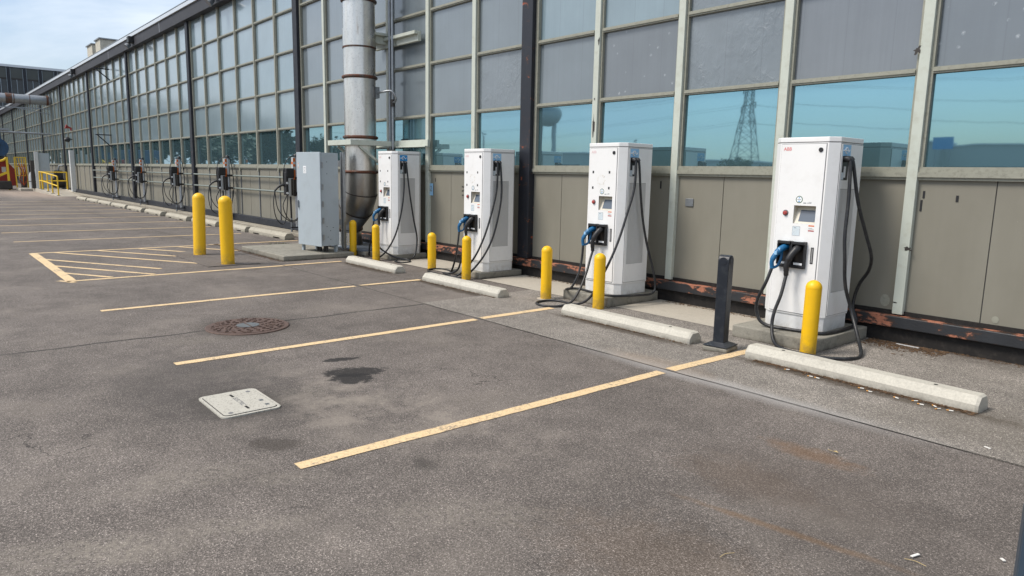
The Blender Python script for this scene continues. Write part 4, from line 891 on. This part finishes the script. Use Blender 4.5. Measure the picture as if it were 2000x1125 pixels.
# ================================================================ small litter
lit = MB()
def chips(n, x0, x1, yf, spread, zf=.006, s=(.002, .009)):
    for _ in range(n):
        x = random.uniform(x0, x1); y = yf(x)-abs(random.gauss(0, spread)); a = random.uniform(0, pi); w_ = random.uniform(*s); l_ = w_*random.uniform(1, 4)
        mt_ = Matrix.Translation((x, y, zf+random.uniform(0, .006))) @ Matrix.Rotation(a, 4, 'Z') @ Matrix.Rotation(random.uniform(-.6, .6), 4, 'X')
        lit.box(-l_/2, l_/2, -w_/2, w_/2, 0, .0015, mt_)
chips(1500, -3.3, -1.5, lambda x: 5.765-(x+2.46)*.035, .035)
chips(500, -5.8, -4.05, lambda x: 5.80, .02); chips(400, -9.0, -7.2, lambda x: 5.88, .02); chips(300, -11.6, -10, lambda x: 5.94, .02)
chips(1400, -3.05, 2, lambda x: 7.65, .05); chips(700, -5.7, -4.0, lambda x: 7.64, .05); chips(500, -8.5, -6.7, lambda x: 7.64, .04)
chips(900, -3.05, -2.3, lambda x: 7.62, .16, s=(.003, .012)); chips(900, -16, -12.3, lambda x: 5.06, .05); chips(1500, -50, -16, lambda x: 7.27, .12, s=(.006, .03)); chips(700, -18, -15.9, lambda x: 7.6, .2)
lit = lit.build('leaf_litter', M['litter']); lit['kind'] = 'stuff'; lit['label'] = 'brown dry leaf litter gathered along the stops and the wall foot'; lit['category'] = 'litter'
gr = MB()
for _ in range(260):
    x = random.gauss(-15.1, .25); y = random.gauss(6.2, .12); h_ = random.uniform(.02, .07); a = random.uniform(0, pi)
    gr.face(((x, y, 0), (x+.006*cos(a), y+.006*sin(a), 0), (x+random.uniform(-.03, .03), y+random.uniform(-.03, .03), h_)))
gr = gr.build('grass_tuft', M['grass']); gr['kind'] = 'stuff'; gr['label'] = 'small green grass tuft growing at the slab edge'; gr['category'] = 'grass'
cbt = None
bt = [(-2.95, 5.70, 30), (-2.72, 5.66, 10), (-2.66, 5.66, -5), (-2.30, 5.665, 20), (-2.22, 5.63, 0), (-2.02, 5.63, -20), (-1.9, 5.665, 40), (-1.84, 5.61, 5), (-1.76, 5.65, -35), (-1.72, 5.6, 60), (-1.65, 5.63, 15)]
for i, (x, y, a) in enumerate(bt):
    if cbt is None:
        cbt = thing('cigarette_butt', 'cigarette butt in the dirt along the nearest wheel stop', 'cigarette butt', (x, y, .012), R(a), 'cigarette butts along the nearest wheel stop')
        MB().cyl((-.006, 0, 0), (.022, 0, 0), .0042, 8).build('paper', M['butt'], cbt); MB().cyl((-.022, 0, 0), (-.006, 0, 0), .0044, 8).build('filter', M['filter'], cbt)
    else:
        o = copy_tree(cbt); o.location = (x, y, .012); o.rotation_euler = (0, 0, R(a))
for x, y, a, l_, lab in ((-1.02, 3.26, 75, .05, 'thin white paper scrap on the dark asphalt, lower right'), (-0.76, 3.53, 140, .022, 'short white stub on the asphalt beside the blue-grey post'), (-1.24, 5.02, -20, .04, 'white scrap on the pale strip at the far right')):
    tag(MB().box(-l_/2, l_/2, -.006, .006, 0, .004, Matrix.Translation((x, y, .007)) @ Matrix.Rotation(R(a), 4, 'Z')).build('paper_scrap', M['butt']), lab, 'litter')
tag(MB().box(-.11, .11, -.012, .012, 0, .006, Matrix.Translation((-2.66, 7.56, .01)) @ Matrix.Rotation(R(-4), 4, 'Z')).build('white_strip', M['offwhite']), 'white plastic strip lying at the foot of the wall', 'litter')
lf = MB().face([(-.02, 0, .004), (0, -.011, .012), (.02, 0, .005), (0, .012, .01)]).tube([(-.02, 0, .006), (-.05, .006, .004)], .0012, 5).build('dry_leaf', M['leafdry'], loc=(-1.8, 4.16, .008)); tag(lf, 'single dry yellow leaf on the rust stained asphalt', 'leaf')
tg = [(-1.0, 3.2, 10), (-1.55, 2.6, 80), (-1.15, 2.75, 20), (-.72, 2.5, 60), (-.62, 2.2, 20), (-.95, 2.35, 50)]
tw0 = None
for x, y, a in tg:
    if tw0 is None: tw0 = tag(MB().tube(spl([(-.04, 0, .005), (0, .006, .007), (.045, -.004, .004)], 4), .0013, 5).build('dry_stalk', M['leafdry']), 'thin dry stalk lying on the near dark asphalt', 'twig', 'dry stalks on the near asphalt'); o = tw0
    else: o = tw0.copy(); COL.objects.link(o)
    o.location = (x, y, .003); o.rotation_euler = (0, 0, R(a))

# ================================================================ far left yard
hd = thing('duct_pipe', 'horizontal grey duct with rusty joints jutting from the far wall', 'duct', (-57.1, 7.7, 5.93))
MB().tube([(0, 0, 0), (0, -9, 0)], .30, 24).build('pipe', M['galv'], hd)
for y, w_ in ((-.12, .12), (-1.15, .03), (-2.0, .05), (-2.12, .35)): MB().tube([(0, y, 0), (0, y-w_, 0)], .33, 24).build('joint', M['rustring'], hd)
tag(MB().tube([(-72, 10.7, 3.9), (-72, -2, 3.9)], .07, 8).build('service_pipe', M['galv']), 'thin grey service pipe crossing above the far yard', 'pipe') if False else None
sp = thing('service_pipe', 'thin grey service pipe on hangers crossing above the far yard', 'pipe', (-57.6, 7.66, 3.75))
MB().tube([(0, 0, 0), (0, -8, .1)], .06, 8).build('pipe', M['galv'], sp); MB().tube([(0, -.25, 0), (0, -.25, -.7)], .03, 6).build('hanger', M['galv'], sp)
s2 = thing('pipe_bracket', 'thin steel bracket frame just below the far duct', 'bracket', (-57.2, 7.66, 5.3))
MB().bar((0, 0, .1), (0, -4.5, .05), .07).bar((0, 0, -.25), (0, -1.8, .05), .05).build('arm', M['galv'], s2); MB().box(-.15, .15, -4.6, -4.2, -.25, .15).build('end_box', M['gutter'], s2)
# ramp with rails
rp = MB(); rp.face(((-59.5, 6.95, .34), (-59.5, 7.6, .34), (-45.3, 7.6, .02), (-45.3, 6.1, .02), (-52.4, 6.15, .2), (-59, 6.6, .34)))
rp = MB(); top_ = [(-54.8, 6.05, .2), (-51.6, 6.05, .2), (-45.2, 6.05, .0), (-45.2, 7.3, .0), (-51.6, 7.6, .2), (-54.8, 7.6, .2)]
rp.face(top_); rp.face(((-54.8, 6.05, 0), (-51.6, 6.05, 0), (-45.2, 6.05, -.01), (-45.2, 6.05, 0), (-51.6, 6.05, .2), (-54.8, 6.05, .2)))
struct(rp.build('ramp', M['slab']))
struct(MB().box(-57.4, -54.8, 5.4, 7.6, 0, .16).build('low_step', M['slab'], bevel=.02))
rl = thing('handrail', 'yellow tube handrail sloping down along the concrete ramp', 'handrail', (-45.7, 6.2, 0))
pts = [(-45.7, .02), (-47.7, .085), (-49.4, .14), (-51.6, .2), (-52.6, .2)]
def RL(b, n_, m_='railyellow'): o = b.build(n_, M[m_], rl); o.matrix_parent_inverse = Matrix.Translation((45.7, -6.2, 0)); return o
for x, z in pts: RL(MB().cyl((x, 6.2, z), (x, 6.2, z+1.05), .036, 10), 'post'); RL(MB().box(x-.09, x+.09, 6.11, 6.29, z, z+.02), 'foot', 'galv')
for dz in (1.05, .52): RL(MB().tube([(x, 6.2, z+dz) for x, z in pts], .036, 10), 'rail')
r3 = thing('handrail', 'yellow tube handrail across the top of the ramp in front of the glass wall', 'handrail', (-51.9, 6.25, .2))
for y in (0, 1.3): MB().cyl((0, y, 0), (0, y, 1.05), .05, 10).build('post', M['railyellow'], r3)
for dz in (1.05, .52): MB().tube([(0, 0, dz), (0, 1.3, dz)], .036, 10).build('rail', M['railyellow'], r3)
tag(MB().box(-.16, .16, -.12, .12, 0, 2.42).build('pale_post', M['offwhite'], loc=(-49.3, 7.50, .14), bevel=.01), 'pale square downpipe column beside the ramp rail against the glass wall', 'post')
gc = thing('grey_cabinet', 'tall grey metal cabinet with a pale edge behind the ramp rail', 'cabinet', (-54.0, 6.45, .2))
MB().box(-.3, .3, -.12, .48, 0, 2.22).build('body', M['cabinet'], gc); MB().box(.3, .42, -.32, -.12, 0, 2.3).build('edge_post', M['offwhite'], gc); MB().box(-.2, .2, -.52, -.33, 0, 1.75).build('side_box', M['grime'], gc)
vt = thing('vent_cowl', 'white curved vent cowl standing on the low step', 'vent', (-56.0, 6.22, .16))
MB().tube(spl([(0, 0, 0), (0, 0, .6), (0, .03, .85), (0, .15, 1.0), (0, .3, 1.0)], 5), .22, 18).build('cowl', M['offwhite'], vt); MB().box(.15, .3, .08, .36, .45, .95).build('motor_box', M['galv'], vt, bevel=.02)
MB().tube([(0, 0, .42), (0, 0, .46)], .235, 18).build('band', M['grime'], vt)
gs = thing('gas_cylinder', 'brown gas cylinder with a valve beside the yellow rack', 'gas cylinder', (-58.5, 5.98, 0))
MB().tube([(0, 0, .0), (0, 0, 1.05), (0, 0, 1.2), (0, 0, 1.25)], [.17, .17, .1, .05], 16).build('shell', M['brown'], gs); MB().cyl((0, 0, 1.25), (0, 0, 1.4), .07, 10).build('valve', M['galv'], gs)
yr = thing('yellow_rack', 'tall yellow steel rack frame between red skip and gas cylinder', 'rack', (-57.6, 5.46, 0))
for y in (.0, .62): MB().bar((0, y+.04, 0), (0, y, 2.15), .07).build('leg', M['railyellow'], yr)
for z in (2.15, 1.55, .95): MB().bar((0, .0 if z > 2 else .08, z), (0, .66, z), .06).build('rung', M['railyellow'], yr)
for y in (.15, .3, .45, .58): MB().bar((-.6, y+.05, .9), (-.6, y, 2.1), .05).build('bar', M['railyellow'], yr)
for i in range(3): MB().tube(spl([(.1, .2+i*.15, 1.7), (.15, .35+i*.1, 1.2), (.12, .2+i*.2, .7), (.1, .4, .3)]), .03, 6).build('hose', M['machine_red'] if i != 1 else M['orange'], yr)
sk = thing('red_skip', 'red steel machine housing in the yard at the far left', 'machine', (-59.5, 4.45, 0))
MB().prism([(-1.6, .25), (1.15, .25), (1.15, 1.3), (.55, 2.1), (-1.6, 2.2)], -.7, .7, 'x').build('body', M['machine_red'], sk, bevel=.03)
MB().box(.7, .72, .38, .62, 1.15, 1.5).build('notice', M['offwhite'], sk); MB().box(-.7, .75, -1.6, .9, 0, .25).build('base', M['grime'], sk)
MB().tube([(.72, -.5, .65), (.95, -.5, .65)], .33, 18).build('wheel', M['grime'], sk)
ya = thing('lifting_frame', 'yellow hydraulic lifting frame in front of the red machine', 'machine', (-57.0, 4.45, 0))
MB().bar((0, .58, 0), (0, .55, 2.15), .12).build('upright', M['railyellow'], ya); MB().bar((0, -.9, .45), (0, .5, 1.15), .10, .14).build('brace', M['railyellow'], ya)
MB().tube(spl([(0, .55, 2.1), (0, .25, 1.9), (0, -.5, 1.8)]), .07, 8).build('arm', M['railyellow'], ya)
MB().box(-.2, .2, .0, .7, .05, .6).build('pump', M['grime'], ya, bevel=.06)
bm_ = thing('blue_machine', 'blue fan machine with a greasy hub above the red housing', 'machine', (-58.0, 4.62, 2.2))
MB().tube([(-.3, 0, .55), (.3, 0, .55)], .62, 28).build('drum', M['machine_blue'], bm_); MB().tube([(.3, -.15, .75), (.5, -.15, .75)], .3, 18).build('hub', M['grime'], bm_)
MB().box(-.3, .3, -.6, .25, 1.1, 1.7).build('housing', M['machine_blue'], bm_, bevel=.05); MB().box(-.4, .4, -.8, .7, 1.7, 1.82).build('cap_plate', M['galv'], bm_)
MB().box(-.35, .3, -.5, .5, -.2, .0).bar((0, -.4, 0), (0, -.4, .6), .12).build('stand', M['grime'], bm_)
gm = thing('compressor', 'dark greasy compressor behind the yellow ramp rail', 'machine', (-53.8, 7.15, .2))
MB().tube([(0, -.1, .35), (0, .5, .35)], .3, 16).build('tank', M['grime'], gm); MB().box(-.25, .25, 0, .45, .6, 1.15).build('motor', M['navy'], gm, bevel=.05); MB().tube([(0, .2, 1.1), (0, .3, 1.45), (0, .7, 1.5)], .05, 8).build('pipe', M['galv'], gm)

# ================================================================ behind the camera (mirrored in the glass)
wt = thing('water_tower', 'pale water tower mirrored in the teal window right of the dark column', 'water tower', (-217.2, -190.4, 0))
pr = [(25.2-4.6*cos(R(a)), max(.1, 5.9*sin(R(a)))) for a in range(0, 181, 12)]
MB().tube([(0, 0, z) for z, r_ in pr], [r_ for z, r_ in pr], 32).build('tank', M['towerwhite'], wt)
for x, y in ((-2.0, 2.2), (2.0, -2.2)): MB().cyl((x, y, 0), (x*.95, y*.95, 22.5), 1.05, 14).build('leg', M['towerwhite'], wt)
py = thing('power_pylon', 'lattice power pylon mirrored in the teal window above the black post', 'pylon', (-115, -172, 0), R(40))
def hw(z): return 4.6-(z/24)*3.6 if z < 24 else 1.0
lv = [0, 5, 9.5, 13.5, 17, 20, 22.5, 24.5, 27, 29.5, 32, 34.5]
for sx, sy in ((1, 1), (1, -1), (-1, 1), (-1, -1)):
    b = MB()
    for a, c in zip(lv, lv[1:]): b.bar((sx*hw(a), sy*hw(a), a), (sx*hw(c), sy*hw(c), c), .2)
    b.build('leg', M['pylon'], py)
b = MB()
for a, c in zip(lv, lv[1:]):
    for (p_, q_) in (((1, 1), (1, -1)), ((1, -1), (-1, -1)), ((-1, -1), (-1, 1)), ((-1, 1), (1, 1))):
        b.bar((p_[0]*hw(a), p_[1]*hw(a), a), (q_[0]*hw(c), q_[1]*hw(c), c), .1).bar((q_[0]*hw(a), q_[1]*hw(a), a), (p_[0]*hw(c), p_[1]*hw(c), c), .1).bar((p_[0]*hw(c), p_[1]*hw(c), c), (q_[0]*hw(c), q_[1]*hw(c), c), .09)
b.build('bracing', M['pylon'], py)
for z in (19.5, 24.5, 29.5):
    for s_ in (-1, 1): MB().bar((s_*hw(z), 0, z), (s_*5.6, 0, z+.1), .2).bar((s_*hw(z+1.6), 0, z+1.6), (s_*5.6, 0, z+.1), .1).cyl((s_*5.5, 0, z), (s_*5.5, 0, z-1.5), .16, 6).build('cross_arm', M['pylon'], py)
for i, (x, y, h_) in enumerate(((-77.4, -76, 8.4), (-72.8, -80.5, 7.6), (-95, -60, 8.4))):
    t = thing('street_lamp', ['double-armed street lamp mirrored above the second charger', 'street lamp mirrored just right of the second charger', 'street lamp mirrored left of the dark column'][i], 'street lamp', (x, y, 0), R(45), 'street lamps mirrored in the windows')
    MB().cyl((0, 0, 0), (0, 0, h_-1), .1, 8).build('pole', M['galv'], t)
    for s_ in (-1, 1): a_ = MB().tube(spl([(0, 0, h_-1.1), (s_*.5, 0, h_-.5), (s_*1.3, 0, h_)]), .06, 6).build('arm', M['galv'], t); MB().box(s_*1.5-.35, s_*1.5+.35, -.12, .12, h_-.05, h_+.1).build('lamp_head', M['galv'], a_)
for i, (x0, x1, y0, y1, h_, lab) in enumerate(((-150, -118, -128, -108, 6.3, 'low flat building mirrored left of the second charger'), (-112, -93, -150, -132, 7.0, 'low flat building mirrored left of the pylon'), (-74, -58, -165, -150, 8.6, 'long flat-roofed building mirrored behind the nearest charger'), (-58.5, -20, -172, -158, 7.9, 'pale flat building mirrored at the right edge'))):
    t = thing('low_building', lab, 'building', ((x0+x1)/2, (y0+y1)/2, 0), 0, 'buildings mirrored in the windows'); a, c = (x1-x0)/2, (y1-y0)/2; h_ -= .0
    MB().box(-a, a, -c, c, 0, h_).build('wall', M['officewall'], t); MB().box(-a-.3, a+.3, -c-.3, c+.3, h_, h_+.3).build('roof', M['gutter'], t)
    MB().box(-a+1, a-1, c, c+.05, 2.0, 3.6).build('window_band', M['darkglass'], t)
def leafmesh(seed, n, rx, rz, size):
    rnd = random.Random(seed); b = MB(); blobs = [(rnd.uniform(-.55, .55)*rx, rnd.uniform(-.55, .55)*rx, rnd.uniform(-.5, .6)*rz, rnd.uniform(.35, .6)) for _ in range(14)]
    for _ in range(n):
        bx, by, bz, br_ = rnd.choice(blobs); v = Vector((rnd.gauss(0, 1), rnd.gauss(0, 1), rnd.gauss(0, 1))).normalized()*rnd.uniform(.5, 1.05)*br_
        c = Vector((bx+v.x*rx, by+v.y*rx, bz+v.z*rz)); u = Vector((rnd.gauss(0, 1), rnd.gauss(0, 1), rnd.gauss(0, 1))).normalized(); w_ = u.orthogonal().normalized(); s_ = size*rnd.uniform(.6, 1.3)
        b.face((c-u*s_*.5, c+w_*s_*.3, c+u*s_*.5, c-w_*s_*.3))
    return b
tproto = []
for sd_ in (1, 2):
    t = thing('leafy_tree', 'x', 'tree'); MB().tube([(0, 0, 0), (.1, .1, 3), (0, 0, 6)], [.28, .2, .1], 8).build('trunk', M['bark'], t)
    cr_ = leafmesh(sd_, 2100, 5.8, 4.8, .9).build('crown', M['leaf'], t, loc=(0, 0, 6.0)); tproto.append(t)
tspots = [(-113, -5, 1.05), (-114, -11, 1.15), (-113, -17, 1.1), (-112, -22.5, 1.0), (-111, -28, .98), (-107, -35.5, .72), (-104, -8, .9), (-103, -18, .85), (-64, -86.5, .55), (-59.5, -88.5, .48), (-124, -9, 1.25), (-125, -16, 1.2), (-124, -23, 1.2), (-122, -29, 1.05), (-126, -2, 1.2)]
for i, (x, y, s_) in enumerate(tspots):
    o = tproto[i] if i < 2 else copy_tree(tproto[i % 2]); o.location = (x, y, 0); o.scale = (s_, s_, s_); o.rotation_euler = (0, 0, i*1.3)
    lab = 'dark leafy tree mirrored in the small teal windows left of the cabinet'
    if i == 5: lab = 'small dark tree mirrored in the window above the grey cabinet'
    if i == 8: lab = 'bushy tree mirrored at the foot of the pylon'
    if i == 9: lab = 'smaller bush mirrored right of the pylon foot'
    tag(o, lab, 'tree', 'trees mirrored in the windows')
bc = thing('blue_container', 'blue container mirrored in the far teal windows', 'container', (-76, -1.2, 0))
MB().box(-5, 5, -1.4, 1.6, .15, 3.2).build('body', M['machine_blue'], bc, bevel=.04); MB().box(-4.8, 4.8, -1.2, 1.4, 0, .15).build('skids', M['grime'], bc)
tt = thing('blue_board', 'blue rectangular board mirrored low in the rightmost teal window', 'sign', (-31.8, -79.3, 0)); MB().box(-1.1, 1.1, -.06, .06, 4.85, 6.2).build('panel', M['decaldeep'], tt)
for x in (-.8, .8): MB().cyl((x, -.1, 0), (x, -.1, 5.2), .06, 8).build('post', M['galv'], tt)
dirv = Vector((.985, -.17, 0))
for i, (z, off) in enumerate(((24.3, 0), (24.3, 4), (29.3, 0), (29.3, 5), (19.3, 1), (19.3, 6))):
    c = Vector((-115, -172+off, 0)); b = MB(); pts = []
    for q in range(-12, 13): u = q/12; pts.append(c+dirv*(u*240)+Vector((0, 0, z-7*(1-(2*abs(u)-1)**2)*1.0)))
    tag(b.tube(pts, .022, 5).build('power_line', M['navy']), 'thin sagging power line mirrored across the teal windows', 'cable', 'power lines mirrored in the windows')
